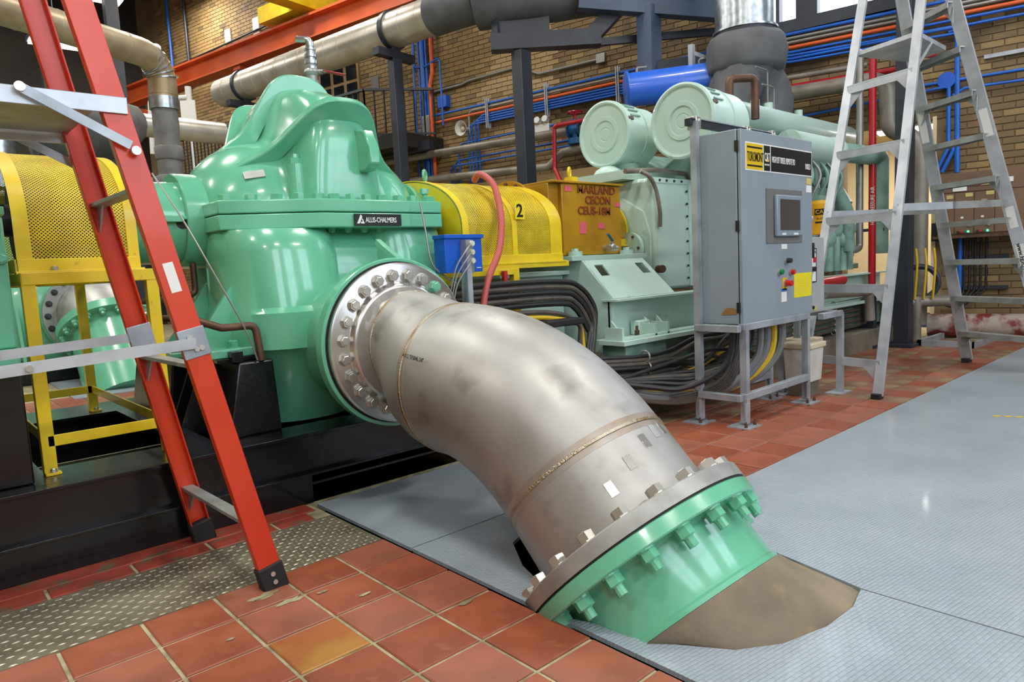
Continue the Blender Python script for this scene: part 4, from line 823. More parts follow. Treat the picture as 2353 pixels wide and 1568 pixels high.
part(MB().box(CX1-.004, CX1+.016, CY0-.008, CY0+.03, .96, 1.06), 'latch', 'black', t, bevel=.003); part(MB().box(CX1-.012, CX1+.01, CY0-.006, CY0+.02, 1.2, 1.235), 'latch', 'bolt', t, bevel=.003)
# strut frame
for x, y, zt in ((3.625, 2.34, 1.80), (3.665, 2.062, .60), (4.50, 2.085, .60), (4.50, 2.345, .60)):
    part(MB().chan((x, y, .02), (x, y, zt), .041, .035, .004, ref=(1, 0, 0)), 'strut_leg', 'zinc', t); fp = part(MB().box(x-.075, x+.075, y-.07, y+.07, 0, .008), 'foot_plate', 'zinc', t)
    for dx in (-.05, .05): bolt(fp, (x+dx, y-.04, .008), (0, 0, 1), 'copper_rust', .009, .02, .012)
    part(MB().box(x-.024, x+.024, y-.025, y-.018, .02, .14), 'foot_angle', 'zinc', t)
for p, q in (((3.625, 2.06, .58), (3.625, 2.345, .58)), ((3.66, 2.06, .175), (4.5, 2.07, .175)), ((3.63, 2.34, .165), (4.5, 2.345, .165)), ((3.645, 2.06, .17), (3.635, 2.34, .17)), ((3.66, 2.07, .585), (4.5, 2.07, .585))): part(MB().bar(p, q, .041, .041), 'strut_rail', 'zinc', t, bevel=.003)
part(MB().bar((3.60, 2.36, 1.795), (4.62, 2.36, 1.795), .041, .041), 'top_strut', 'dark_steel', t, bevel=.002); part(MB().bar((3.60, 2.335, 1.816), (4.62, 2.335, 1.816), .008, .006), 'strut_lip', 'zinc', t)
for x in (3.665, 4.25, 4.58): part(MB().box(x-.025, x+.025, 2.325, 2.39, 1.755, 1.83).cyl((x, 2.33, 1.80), (x, 2.315, 1.80), .014, n=8), 'strut_clamp', 'bolt', t, bevel=.004)
for k, x in enumerate((3.72, 3.86, 3.95, 4.05, 4.13, 4.22, 4.32)): part(MB().cyl((x, 2.16, .60), (x, 2.16, .565), .026, n=14), 'cable_gland', 'bolt', t)
# neighbouring panel, its stand and the two battery boxes
t = thing('starter_panel', 'small grey panel with red indicator window right of the control cabinet', 'cabinet', (4.8, 2.2, .6))
part(MB().box(4.64, 4.88, 2.12, 2.36, .585, 1.10), 'body', 'cab_grey2', t, bevel=.006)
part(MB().box(4.60, 4.735, 2.113, 2.12, .80, 1.02), 'front_label', 'label_white', t); part(MB().box(4.60, 4.74, 2.111, 2.1145, .795, .802).box(4.60, 4.74, 2.111, 2.1145, 1.018, 1.025).box(4.733, 4.74, 2.111, 2.1145, .795, 1.025), 'label_frame', 'black', t)
part(MB().box(4.69, 4.725, 2.106, 2.113, .93, .965), 'indicator_window', 'label_red', t); part(MB().cyl((4.68, 2.113, .885), (4.68, 2.09, .885), .017, n=14), 'selector', 'black', t); part(MB().box(4.70, 4.755, 2.115, 2.12, .60, .63), 'tag', 'label_aged', t); part(MB().cyl((4.675, 2.12, .625), (4.675, 2.10, .625), .012, n=10), 'gland', 'black', t)
text('lettering', 'STARTER', .022, 'label_black', t, (4.655, 2.1125, .992), (1, 0, 0), (0, 0, 1))
t = thing('panel_stand', 'grey strut stand under the small panel, beside the ladder foot', 'stand', (4.9, 2.1, 0))
for x, y in ((4.955, 2.05), (4.72, 2.36), (4.955, 2.36)):
    part(MB().chan((x, y, .01), (x, y, .57), .041, .035, .004, ref=(1, 0, 0)), 'strut_leg', 'zinc', t); part(MB().box(x-.1, x+.08, y-.06, y+.06, 0, .008), 'foot_plate', 'zinc', t)
part(MB().bar((4.66, 2.05, .565), (4.975, 2.05, .565), .041, .041).bar((4.955, 2.05, .565), (4.955, 2.36, .565), .041, .041), 'strut_rail', 'zinc', t, bevel=.003)
for k, (x0, x1, y0, y1, nm) in enumerate(((4.66, 4.875, 2.12, 2.32, 'left'), (4.92, 5.10, 2.24, 2.42, 'right'))):
    t = thing('battery_box', nm+' of the two white plastic battery boxes under the small panel', 'box', ((x0+x1)/2, (y0+y1)/2, .05))
    part(MB().rings([[(x0+.012, y0+.012, .10), (x1-.012, y0+.012, .10), (x1-.012, y1-.012, .10), (x0+.012, y1-.012, .10)], [(x0, y0, .34), (x1, y0, .34), (x1, y1, .34), (x0, y1, .34)]]), 'tub', 'plastic_white', t, smooth=False, bevel=.01)
    part(MB().box(x0-.012, x1+.012, y0-.012, y1+.012, .335, .375), 'lid', 'plastic_cream', t, bevel=.008); part(MB().box(x0+.02, x1-.02, y0+.03, y1-.03, 0, .10), 'shelf', 'floor_concrete', t)
# ================================================================== ladders
# orange fibreglass platform ladder (rear legs in view)
t = thing('orange_ladder', 'orange fibreglass platform step ladder standing in front of the pump base', 'ladder', (.84, 2.48, 0))
def lr(z, far): return V((.836-.2*z, 2.80-.058*z, z)) if far else V((.85-.2*z, 2.15+.062*z, z))
for far in (0, 1):
    p, q = lr(.04, far), lr(2.35, far); ax = (q-p).normalized(); yv = V((0, -1 if far else 1, 0)); yv = (yv-ax*ax.dot(yv)).normalized(); xv = ax.cross(yv).normalized()
    if xv.x > 0: xv = -xv
    mb = MB(); m = (p+q)/2; h = (q-p)/2
    mb.obox(m, xv*.036, yv*.003, h)
    for e in (-1, 1): mb.obox(m+xv*e*.033+yv*.014, xv*.003, yv*.016, h)
    part(mb, 'rail', 'orange_fg', t, bevel=.002)
    f = lr(.035, far); sh = part(MB().obox(f+yv*.012, xv*.042, yv*.022, ax*.045), 'foot_boot', 'rubber', t, bevel=.006)
    for k in (-.012, .016): part(MB().cyl(f-yv*.011+ax*k, f-yv*.015+ax*k, .008, n=10), 'rivet', 'bolt', sh)
    br = lr(.82, far); part(MB().obox(br+yv*(.034 if far else -.004), xv*.040, yv*.003, ax*.045), 'bracket', 'zinc', t, bevel=.002)
    for k in ((-.015, -.02), (.01, .02), (.0, -.02)): part(MB().cyl(br-yv*.007+xv*k[0]+ax*k[1], br-yv*.013+xv*k[0]+ax*k[1], .008, n=10), 'rivet', 'bolt', t)
    part(MB().obox(lr(1.02 if not far else 1.45, far)-yv*.0035, xv*.015, yv*.0006, ax*.045), 'sticker', 'label_white', t)
for z in (.22, .745, 1.28): part(MB().bar(lr(z, 0)+V((0, .0, 0)), lr(z, 1), .045, .014, ref=(0, 0, 1)), 'rear_brace', 'alu_dull', t, bevel=.002)
for z in (.22, .745, 1.28):
    c = lr(z, 1); part(MB().prism([c+V((-.004, -.01, 0)), c+V((-.004, -.09, 0)), c+V((-.004, -.01, -.09))], (.006, 0, 0)), 'gusset', 'alu_dull', t, smooth=False)
for far, zc_ in ((0, .82), (1, .82)):
    a = lr(zc_, far); dy = -.02 if not far else -.03; part(MB().bar(a+V((-.0, dy, -.0)), a+V((-.62, dy+.02, -.03)), .005, .032), 'spreader', 'alu', t); part(MB().bar(a+V((-.55, dy+.012, -.028)), a+V((-1.1, dy+.02, -.05)), .005, .032), 'spreader', 'zinc', t); part(MB().cyl(a+V((-.42, dy+.014, -.02)), a+V((-.42, dy-.004, -.02)), .009, n=10), 'rivet', 'bolt', t)
def fr_(z, far): return V((-1.12+.37*z, (2.80-.058*z) if far else (2.15+.062*z), z))
for far in (0, 1):
    p, q = fr_(.04, far), fr_(2.6, far); part(MB().chan(p, q, .075, .03, .005, ref=(0, 1, 0), side=1), 'front_rail', 'orange_fg', t, bevel=.002); part(MB().obox(fr_(.035, far), (.045, 0, .01), (0, .025, 0), (0, 0, .045)), 'foot_boot', 'rubber', t, bevel=.006)
for i in range(1, 5): part(MB().obox((fr_(.305*i, 0)+fr_(.305*i, 1))/2, (fr_(.305*i, 1)-fr_(.305*i, 0))/2, (.04, 0, 0), (0, 0, .012)), 'step', 'alu_dull', t, bevel=.003)
# platform
zp = 1.525
pa, pb_ = lr(zp, 0), lr(zp, 1)
part(MB().box(-.55, pa.x+.035, pa.y-.012, pa.y-.006, zp-.035, zp+.012).box(-.55, pa.x+.035, pa.y-.012, pa.y+.03, zp+.009, zp+.012), 'platform_side', 'alu', t, bevel=.002)
part(MB().box(-.55, pa.x, pb_.y+.004, pb_.y+.012, zp-.045, zp+.035), 'platform_side', 'alu', t, bevel=.002); part(MB().box(-.55, pa.x-.03, pa.y, pb_.y, zp-.012, zp-.006), 'platform', 'alu_dull', t)
for far in (0, 1):
    q = lr(1.38, far); y = q.y+(-.02 if not far else .016); part(MB().bar((q.x-.17-.08, y, zp+.005), (q.x+.0, y, 1.40), .005, .026), 'brace_bar', 'zinc', t)
    part(MB().cyl((q.x-.25, y-.008, zp+.005), (q.x-.25, y+.008, zp+.005), .013, n=12), 'rivet', 'bolt', t); part(MB().cyl((q.x+.01, y-.012, 1.385), (q.x+.01, y+.008, 1.385), .013, n=12), 'rivet', 'bolt', t)
# aluminium ladder
t = thing('aluminium_ladder', 'tall bare aluminium step ladder standing by the brown switchgear', 'ladder', (5.75, 1.75, 0))
R4 = {'ln': (V((4.85, 1.76, 0)), V((.215, -.021, 1))), 'lf': (V((4.98, 2.35, 0)), V((.22, -.07, 1))), 'rn': (V((6.43, 1.08, 0)), V((-.245, .195, 1))), 'rf': (V((6.79, 1.74, 0)), V((-.27, .097, 1)))}
def ar(k, z): return R4[k][0]+R4[k][1]*z
for k in R4:
    p, q = ar(k, .02), ar(k, 3.55); inn = V((0, 1, 0)) if k[1] == 'n' else V((0, -1, 0)); wide = .06 if k[0] == 'l' else .085
    part(MB().chan(p, q, wide, .028, .004, ref=tuple(inn.cross(V((0, 0, 1)))), side=1 if k in ('ln', 'rn') else -1), 'rail', 'alu', t, bevel=.001)
    part(MB().obox(ar(k, .018), (wide*.55, 0, 0), (0, .03, 0), (0, 0, .018)), 'foot', 'rubber', t, bevel=.004)
for z in (.225, .73, 1.22, 1.70, 2.18): 
    part(MB().bar(ar('ln', z), ar('lf', z), .06, .008, ref=(1, 0, 0)).bar(ar('ln', z)+V((.01, 0, .024)), ar('lf', z)+V((.01, 0, .024)), .03, .006, ref=(0, 0, 1)), 'rear_brace', 'alu', t)
    for k, sg_ in (('ln', 1), ('lf', -1)):
        c = ar(k, z); part(MB().prism([c, c+V((0, .11*sg_, -.02)), c+V((0, 0, -.15))], (.004, 0, 0)), 'gusset', 'alu', t, smooth=False)
for i in range(10):
    z = .27+i*.303; d = (ar('rf', z)-ar('rn', z)).normalized(); w_ = V((d.y, -d.x, 0))
    part(MB().obox((ar('rn', z)+ar('rf', z))/2, (ar('rf', z)-ar('rn', z))/2, w_*.042, V((0, 0, .004))).obox((ar('rn', z)+ar('rf', z))/2+w_*.04-V((0, 0, .018)), (ar('rf', z)-ar('rn', z))/2, w_*.003, V((0, 0, .02))).obox((ar('rn', z)+ar('rf', z))/2-w_*.04-V((0, 0, .018)), (ar('rf', z)-ar('rn', z))/2, w_*.003, V((0, 0, .02))), 'step', 'alu_dull', t)
    if i % 2 == 0 or i < 2:
        for k, sg_ in (('rn', 1), ('rf', -1)): c = ar(k, z); part(MB().prism([c-V((0, 0, .03)), c+d*.11*sg_-V((0, 0, .03)), c-V((0, 0, .14))], w_*.004), 'gusset', 'alu_dull', t, smooth=False)
for a, b in (('ln', 'rn'), ('lf', 'rf')): part(MB().bar(ar(a, 1.27), ar(b, 1.285).lerp(ar(a, 1.27), .48), .05, .006, ref=(0, 1, 0)), 'spreader', 'alu', t); part(MB().bar(ar(a, 1.27).lerp(ar(b, 1.285), .48), ar(b, 1.285), .05, .006, ref=(0, 1, 0)), 'spreader', 'alu_dull', t)
part(MB().prism([ar('ln', 2.43)+V((.03, 0, 0)), ar('lf', 2.43)+V((.03, 0, 0)), ar('lf', 2.43)+V((.62, -.2, 0)), ar('ln', 2.43)+V((.62, 0, 0))], (0, 0, .03)), 'pail_shelf', 'alu', t, smooth=False)
part(MB().bar(ar('ln', 2.43)+V((.3, 0, 0)), ar('ln', 2.15), .02, .006), 'shelf_brace', 'alu', t)
tp = (ar('ln', 3.55)+ar('lf', 3.55)+ar('rn', 3.55)+ar('rf', 3.55))/4; part(MB().obox(tp+V((0, 0, .02)), (.16, 0, 0), (0, .26, 0), (0, 0, .03)), 'top_cap', 'alu', t, bevel=.01)
rn = R4['rn'][1].normalized()
def on_rail(k, z):
    inn = V((0, 1, 0)) if k[1] == 'n' else V((0, -1, 0)); a_, b_, d_ = basis(R4[k][1], tuple(inn.cross(V((0, 0, 1))))); o_ = -b_ if k in ('ln', 'rn') else b_
    if o_.x > 0: o_ = -o_
    return ar(k, z), a_, o_, d_
for k, z, ln_ in (('rn', 1.18, .08), ('rn', .80, .19), ('rn', 1.86, .10), ('rf', 1.95, .13)):
    c_, a_, o_, d_ = on_rail(k, z); part(MB().obox(c_+o_*(.0032 if k == 'rn' else .033), a_*.026, o_*.0008, d_*ln_), 'sticker', 'label_white', t, smooth=False)
c_, a_, o_, d_ = on_rail('rn', .99)
text('lettering', 'www.FEATHERLITE.ca', .042, 'label_black', t, tuple(c_+o_*.0046+(a_ if a_.y > 0 else -a_)*.016), tuple(-d_), tuple(a_ if a_.y < 0 else -a_), bold=.0006)
# ================================================================== overhead pipes and steel posts
def hring(mb, c, d, r, w_, h): return mb.lathe(V(c)-V(d)*w_/2, d, [(0, r), (0, r+h), (w_, r+h), (w_, r)], 36)
def jacket(name, pts, r, mat, label, seam=.32, cat='pipe', n=28, fil=None):
    P = fillet(pts, fil, 8) if fil else [V(p) for p in pts]; t = thing(name, label, cat, tuple(V(P[0])-V((0, 0, r))))
    part(MB().tube(P, r, n), 'jacket', mat, t, angle=60); acc = 0
    for a, b in zip(P, P[1:]):
        ln = (b-a).length; d = (b-a).normalized(); x = seam-acc
        while x < ln: part(hring(MB(), a+d*x, d, r-.004, .016, .0075), 'seam', mat, t); x += seam
        acc = (acc+ln) % seam
    return t
A, B = V((4.60, 12.0, 4.13)), V((5.43, 6.95, 4.13)); dv = (B-A).normalized()
t = jacket('insulated_pipe', [A, B], .222, 'silver_jacket', 'long silver jacketed overhead pipe running along behind the pump', .30)
def support(pt, r, label, h):
    p = V(pt); t = thing('pipe_support', label, 'pipe support', (p.x, p.y, 0), 'dark posts under the silver pipe')
    part(hring(MB(), p, dv, r, .07, .022), 'clamp_ring', 'dark_steel', t)
    sd = V((dv.y, -dv.x, 0)); 
    if sd.x < 0: sd = -sd
    part(MB().bar(p+sd*-.32-V((0, 0, r+.09)), p+sd*.32-V((0, 0, r+.09)), .12, .10), 'cross_beam', 'dark_steel', t, bevel=.004)
    part(MB().box(p.x-.06, p.x+.06, p.y-.06, p.y+.06, p.z-r-.05, p.z-r), 'saddle', 'dark_steel', t)
    part(MB().bar((p.x, p.y, 0), (p.x, p.y, p.z-r-.14), .14, .14), 'post', 'dark_steel', t, bevel=.006)
support(A.lerp(B, .82), .222, 'dark square post with clamp under the silver pipe right of the pump hump', 4); support(A.lerp(B, .13), .222, 'dark post with clamp under the silver pipe left of the pump hump', 4)
# grey canvas lagged silencer continuing the pipe
t = thing('lagged_silencer', 'dark grey canvas lagged bend joining the silver overhead pipe', 'pipe', (5.8, 6.4, 3.9))
C = [(5.40, 7.1, 4.13), (5.46, 6.78, 4.13), (5.58, 6.5, 4.15), (5.8, 6.2, 4.16), (6.15, 5.9, 4.18), (6.6, 5.55, 4.25), (7.2, 5.2, 4.32), (7.9, 4.9, 4.4)]
part(MB().tube(catmull(C[:3], 5), .245, 30), 'lagging', 'canvas_dark', t, angle=60); part(MB().tube(catmull(C[2:], 6), [.30, .30]+[.345]*28+[.345], 30) if False else MB().tube(catmull(C[2:], 6), .33, 30), 'lagging', 'canvas_dark', t, angle=60)
# upper left tan pipe with elbow and canvas riser
t = jacket('exhaust_riser', [(.2, 7.36, 3.52), (1.05, 7.74, 3.52), (2.57, 8.42, 3.50), (2.56, 8.42, 2.95)], .148, 'tan_jacket', 'tan jacketed overhead pipe with elbow behind the orange ladder', .36, fil=.28)
for k in range(5):
    a = math.radians(20+k*14); part(hring(MB(), V((2.57, 8.42, 3.50))+V((-.11+.03*k, -.05+.012*k, -.02-.05*k)), V((.8-.15*k, .35-.07*k, -.3-.2*k)).normalized(), .146, .012, .012), 'elbow_seam', 'galv', t)
part(hring(MB(), (2.56, 8.42, 3.0), (0, 0, 1), .147, .13, .006), 'collar', 'galv', t)
cr = thing('canvas_riser', 'grey canvas wrapped vertical riser below the tan pipe elbow', 'pipe', (2.56, 8.42, 2.2))
part(lump([((2.56, 8.42, 2.98), zz, .13), ((2.56, 8.42, 2.80), zz, .135), ((2.56, 8.42, 2.62), zz, .13), ((2.565, 8.42, 2.50), zz, .14)], 11, amp=.006), 'lagging', 'canvas', cr, angle=70)
part(lump([((2.565, 8.42, 2.54), zz, .135), ((2.565, 8.42, 2.52), zz, .148), ((2.565, 8.42, 2.40), zz, .148), ((2.565, 8.42, 2.38), zz, .135)], 12, amp=.005), 'lagging_band', 'canvas', cr, angle=70)
part(lump([((2.56, 8.42, 2.40), zz, .13), ((2.56, 8.42, 2.15), zz, .125)], 13, amp=.005), 'lagging', 'canvas', cr, angle=70); part(lump([((2.56, 8.42, 2.22), zz, .13), ((2.56, 8.42, 2.20), zz, .165), ((2.56, 8.42, 2.02), zz, .165), ((2.56, 8.42, 2.0), zz, .12)], 14, amp=.005), 'lagging_band', 'canvas', cr, angle=70)
part(MB().cyl((2.56, 8.42, 1.3), (2.56, 8.42, 2.02), .12, .1, n=20), 'outlet', 'canvas_dark', cr)
# second silver pipe with canvas silencer behind it
jacket('insulated_pipe', [(2.72, 10.2, 3.12), (3.9, 10.3, 3.12)], .15, 'silver_jacket', 'short silver jacketed pipe crossing behind the canvas riser', .34)
t = thing('exhaust_silencer', 'large grey canvas lagged silencer behind the orange ladder', 'silencer', (2.2, 10.0, 2.6))
part(lump([((2.80, 10.2, 3.10), V((1, .1, 0)), .17), ((2.72, 10.2, 3.1), V((1, .1, 0)), .26), ((2.55, 10.15, 3.08), V((1, .1, 0)), .30)], 15, amp=.01), 'end_cap', 'canvas', t, angle=70); part(lump([((2.62, 10.15, 2.98), V((1, .1, 0)), .33), ((1.9, 10.05, 2.92), V((1, .1, 0)), .36), ((1.55, 10.0, 2.9), V((1, .1, 0)), .33)], 16, amp=.01), 'body', 'canvas_dark', t, angle=70)
part(MB().tube(fillet([(1.6, 10.0, 2.95), (1.2, 9.95, 2.95), (1.15, 9.95, 2.2)], .3), .19, 24), 'outlet_elbow', 'galv', t)
for x in (1.7, 2.4): part(MB().bar((x, 10.1, 0), (x, 10.1, 2.65), .1, .1), 'leg', 'dark_steel', t)
# dark columns far left
for k, (x, y) in enumerate(((2.55, 14.4), (3.45, 13.7), (3.0, 12.4))): single(MB().bar((x, y, 0), (x, y, 7.4 if k < 2 else 3.1), .2, .2), 'steel_column', 'dark_steel', ('leftmost tall dark steel column behind the orange ladder', 'tall dark steel column behind the tan pipe', 'short dark steel column beside the canvas riser')[k], 'column')
# white pipes and white sheet left of the silver pipe
single(MB().tube(fillet([(4.75, 14.2, 4.55), (4.2, 14.6, 4.5), (4.15, 14.6, 3.5)], .06), .05, 12).tube([(4.78, 14.2, 4.45), (4.78, 14.2, 4.75)], .06, 12), 'white_pipe', 'label_white', 'white insulated pipes beside the left end of the silver pipe', 'pipe')
single(MB().obox((4.38, 13.1, 4.0), V((.10, -.08, 0)), V((.01, .012, 0)), (0, 0, .22)).bar((4.39, 13.12, 0), (4.39, 13.12, 3.8), .03, .03), 'blank_sign', 'label_white', 'blank white sign on a thin post beside the left end of the silver pipe', 'sign')
for k, (z, m) in enumerate(((2.45, 'label_white'), (2.2, 'cable_yellow'))): single(MB().tube([(-.5, 11.5, z), (1.6, 12.6, z)], .05 if k == 0 else .025, 10), 'far_pipe', m, ('white horizontal pipe above the left guard', 'thin yellow horizontal pipe above the left guard')[k], 'pipe')
# ---- post with cross beam and brace behind the clutch box
def far_(p, k=1.286): return V((p[0]*k, p[1]*k, 1+(p[2]-1)*k))
q = far_((4.50, 4.67, 2.93)); t = thing('steel_portal', 'dark square steel post with cross beam and diagonal brace behind the clutch box', 'steel frame', (q.x, q.y, 0))
part(MB().bar((q.x, q.y, 0), q, .165, .165), 'post', 'dark_steel', t, bevel=.006)
a, b = far_((4.33, 4.88, 3.02)), far_((5.05, 4.20, 3.02)); d = (b-a).normalized(); n = V((d.y, -d.x, 0))
mb = MB()
for (e, f, w1, h1) in ((n*.085, V((0, 0, 0)), .008, .18), (n*-.085, V((0, 0, 0)), .008, .18), (V((0, 0, 0)), V((0, 0, .086)), .17, .008), (V((0, 0, 0)), V((0, 0, -.086)), .17, .008)): mb.obox((a+b)/2+e+f, (b-a)/2, n*w1/2, V((0, 0, h1/2)))
part(mb, 'cross_beam', 'dark_steel', t); part(MB().bar(b-d*.12, b+d*.70+V((0, 0, .78)), .18, .18), 'diagonal', 'dark_steel', t, bevel=.006); part(MB().bar(a+d*.06+V((0, 0, .09)), a+d*.06+V((0, 0, 1.1)), .10, .04), 'hanger', 'dark_steel', t)
part(MB().obox(a+d*.36+V((0, 0, .24))-n*.02, d*.33, n*.02, V((0, 0, .16))), 'saddle_plate', 'dark_steel', t)
t = thing('mezzanine_steel', 'blue grey steel beams and column of the upper platform beside the exhaust stack', 'steel frame', far_((6.05, 4.4, 2.9), 1.12))
f2 = lambda *p: far_(p, 1.12)
part(MB().bar(f2(5.55, 4.88, 3.66), f2(6.85, 3.62, 3.42), .15, .22), 'beam', 'blue_steel', t, bevel=.004); part(MB().bar(f2(6.06, 4.40, 2.6), f2(6.06, 4.40, 3.55), .2, .2), 'column', 'blue_steel', t, bevel=.004); part(MB().bar(f2(5.93, 4.48, 2.93), f2(6.75, 3.65, 3.02), .05, .13), 'rail', 'dark_steel', t, bevel=.003)
part(MB().bar(far_((5.0, 4.25, 2.98)), f2(7.3, 3.8, 3.42), .06, .08), 'tie', 'dark_steel', t)
single(MB().bar((6.28, 4.05, 2.0), (6.28, 4.05, 3.13), .05, .05).bar((6.28, 4.05, 3.05), (6.5, 3.95, 2.98), .04, .04), 'strut_upright', 'zinc', 'galvanised strut upright in front of the blue tank', 'strut')
# ================================================================== crane runway
t = thing('crane_runway_beam', 'orange painted crane runway girder along the brick wall', 'beam', W(12, .8, 5.1))
mb = MB(); wbox(mb, 6.2, 17.4, .77, .83, 5.14, 5.50); part(mb, 'web', 'orange_beam', t, smooth=False)
for z0, z1 in ((5.12, 5.15), (5.49, 5.53)): mb = MB(); wbox(mb, 6.2, 17.4, .65, .95, z0, z1); part(mb, 'flange', 'orange_beam', t, smooth=False)
for s in (12.1, 16.6): mb = MB(); mb.prism([W(s, 0, 5.12), W(s, .9, 5.12), W(s, .9, 5.05), W(s, 0, 4.5)], WT*.22); part(mb, 'bracket', 'orange_beam', t, smooth=False)
mb = MB(); wbox(mb, 9.9, 10.2, .2, 2.6, 5.62, 5.95); mb2 = MB(); wbox(mb2, 10.2, 11.2, .6, 1.05, 5.62, 5.9)
t = thing('crane_end_carriage', 'yellow crane end carriage on the orange girder at the top edge', 'crane', W(10.4, .8, 5.55)); part(mb, 'bridge', 'yellow', t); part(mb2, 'carriage', 'yellow', t)
# ---- mezzanine
t = thing('mezzanine_platform', 'platform with dark baluster railing in front of the upper door', 'platform', W(11, .5, 3.1))
mb = MB(); wbox(mb, 7.85, 15, 0, 1.0, 3.0, 3.22); part(mb, 'deck', 'dark_wall', t, smooth=False)
def rail(a, b, n):
    part(MB().bar(a+V((0, 0, .80)), b+V((0, 0, .80)), .05, .04), 'handrail', 'dark_steel', t); part(MB().bar(a+V((0, 0, .08)), b+V((0, 0, .08)), .03, .03), 'bottom_rail', 'dark_steel', t)
    for i in range(n+1): p = a.lerp(b, i/n); part(MB().bar(p+V((0, 0, .0)), p+V((0, 0, .8)), .022, .022), 'baluster', 'dark_steel', t)
rail(W(8.7, .95, 3.22), W(14.9, .95, 3.22), 48); rail(W(8.7, .95, 3.22), W(7.9, .15, 3.22), 7)
mb = MB(); wbox(mb, 7.6, 9.2, .55, .65, 2.95, 3.1); part(mb, 'edge_beam', 'dark_steel', t)
dd = struct((lambda m: (wbox(m, 9.75, 10.85, 0, .06, 3.22, 5.0), m)[-1])(MB()), 'door_1', 'brick_pale', smooth=False)
for i in range(3):
    for j in range(4): mb = MB(); wbox(mb, 9.80+i*.36, 10.06+i*.36, .05, .08, 3.5+j*.36, 3.80+j*.36); part(mb, 'pane', 'clear_glass', dd, smooth=False)
mb = MB(); wbox(mb, 9.28, 9.46, 0, .03, 4.3, 4.52); single(mb, 'framed_notice', 'bezel_dark', 'small dark framed notice on the wall above the railing', 'notice')
for s in (13.6, 12.6): mb = MB(); wbox(mb, s, s+.2, 0, .04, 6.0, 6.35); single(mb, 'identification_plate', 'label_white', ('left', 'right')[s < 13]+' white plate high on the brick wall above the orange girder', 'plate')
single(MB().tube([W(17.3, .06, 5.97), W(14, .06, 6.05), W(9, .06, 6.2)], .02, 8), 'strung_cable', 'black', 'black cable strung along the brick wall above the orange girder', 'cable')
for s, m, lb in ((15.9, 'blue', 'blue riser conduit high on the wall above the left girder end'), (15.2, 'dark_steel', 'dark riser pipe high on the wall above the left girder end'), (11.2, 'dark_steel', 'dark riser pipe high on the wall below the yellow crane')): single(MB().tube([W(s, .08, 5.5), W(s, .08, 8.4)], .035, 8), 'riser_conduit', m, lb, 'conduit')
# ================================================================== wall services
def cond(pts, r, m, label, group=None, cat='conduit', name='conduit', fil=.09, n=10):
    return single(MB().tube(fillet([W(*p) for p in pts], fil, 5) if fil else [W(*p) for p in pts], r, n), name, m, label, cat, group)
GB = 'blue conduits along the back wall'
cond([(8.05, .1, 3.60), (2.6, .1, 3.62), (-1.6, .1, 3.56)], .02, 'blue', 'topmost blue conduit of the long wall bundle above the orange one', GB)
cond([(7.2, .1, 3.2), (7.2, .1, 3.55), (2.6, .1, 3.57), (-1.6, .1, 3.50)], .018, 'conduit_grey', 'upper grey conduit of the long wall bundle')
cond([(2.5, .1, 3.52), (-1.6, .1, 3.455)], .018, 'conduit_grey', 'lower grey conduit of the wall bundle under the window')
cond([(8.0, .1, 3.48), (2.6, .1, 3.50), (2.2, .1, 3.455), (-1.6, .1, 3.40)], .021, 'pipe_orange', 'long orange conduit running along the back wall bundle')
for k, z in enumerate((3.44, 3.402, 3.365, 3.328)):
    cond([(7.02+.07*k, .1, 2.3), (7.02+.07*k, .1, z), (2.5, .1, z+.0), (2.2, .1, z-.04), (-1.6 if k in (0, 2) else .55, .1, z-.09)], .0155, 'blue', ('first', 'second', 'third', 'fourth')[k]+' blue conduit below the long orange conduit', GB, fil=.12)
for k, z in enumerate((3.06, 2.80, 2.72)): cond([(7.45+.1*k, .1, 2.3), (7.45+.1*k, .1, z), (4.6, .1, z+.03)], .015, 'blue', ('upper', 'middle', 'lower')[k]+' blue conduit crossing the wall behind the dark post', GB, fil=.12)
cond([(8.0, .1, 2.2), (8.0, .1, 4.1), (7.93, .1, 4.3), (7.93, .1, 5.1)], .035, 'pipe_orange', 'orange riser conduit beside the blue risers', fil=.1)
for k, (s, r) in enumerate(((8.13, .045), (8.22, .018), (8.05, .02), (8.34, .02))): cond([(s+.02, .1, 2.2), (s, .1, 5.1)], r, 'blue', ('thick light blue riser conduit on the wall', 'thin blue riser left of the thick riser', 'thin blue riser between the thick blue and the orange riser', 'leftmost thin blue riser on the wall')[k], 'blue risers', fil=None)
cond([(8.3, .12, 4.9), (8.3, .12, 4.45), (8.05, .12, 4.42), (7.78, .12, 4.5), (7.74, .12, 4.45), (7.74, .12, 3.4)], .018, 'blue', 'blue conduit looping over to the blue junction box', fil=.05)
mb = MB(); wbox(mb, 7.65, 7.84, .0, .12, 3.70, 3.89); single(mb, 'junction_box', 'blue_box', 'small blue junction box on the tan wall', 'box', bevel=.005)
mb = MB(); wbox(mb, 8.02, 8.18, .05, .16, 3.28, 3.62); single(mb, 'junction_box', 'conduit_grey', 'grey junction box where the orange riser meets the wall bundle', 'box', bevel=.005)
for k, (s, z0, z1) in enumerate(((6.81, 3.22, 3.68), (5.69, 3.22, 3.70), (4.51, 3.22, 3.70))):
    mb = MB(); wbox(mb, s-.025, s-.008, .12, .14, z0, z1); wbox(mb, s+.008, s+.025, .12, .14, z0, z1); wbox(mb, s-.025, s+.025, .06, .08, z0, z1); mb_ = mb; single(mb_, 'conduit_strut', 'zinc', ('left', 'middle', 'right')[k]+' upright slotted strut clamping the conduit bundle', 'strut', 'slotted struts')
cond([(8.0, .05, 4.0), (7.36, .05, 4.01), (7.2, .05, 4.04), (6.23, .05, 4.06), (5.85, .05, 3.88), (4.85, .05, 3.88)], .02, 'conduit_grey', 'grey conduit zigzagging across the pale brick panel to a small box', fil=.1)
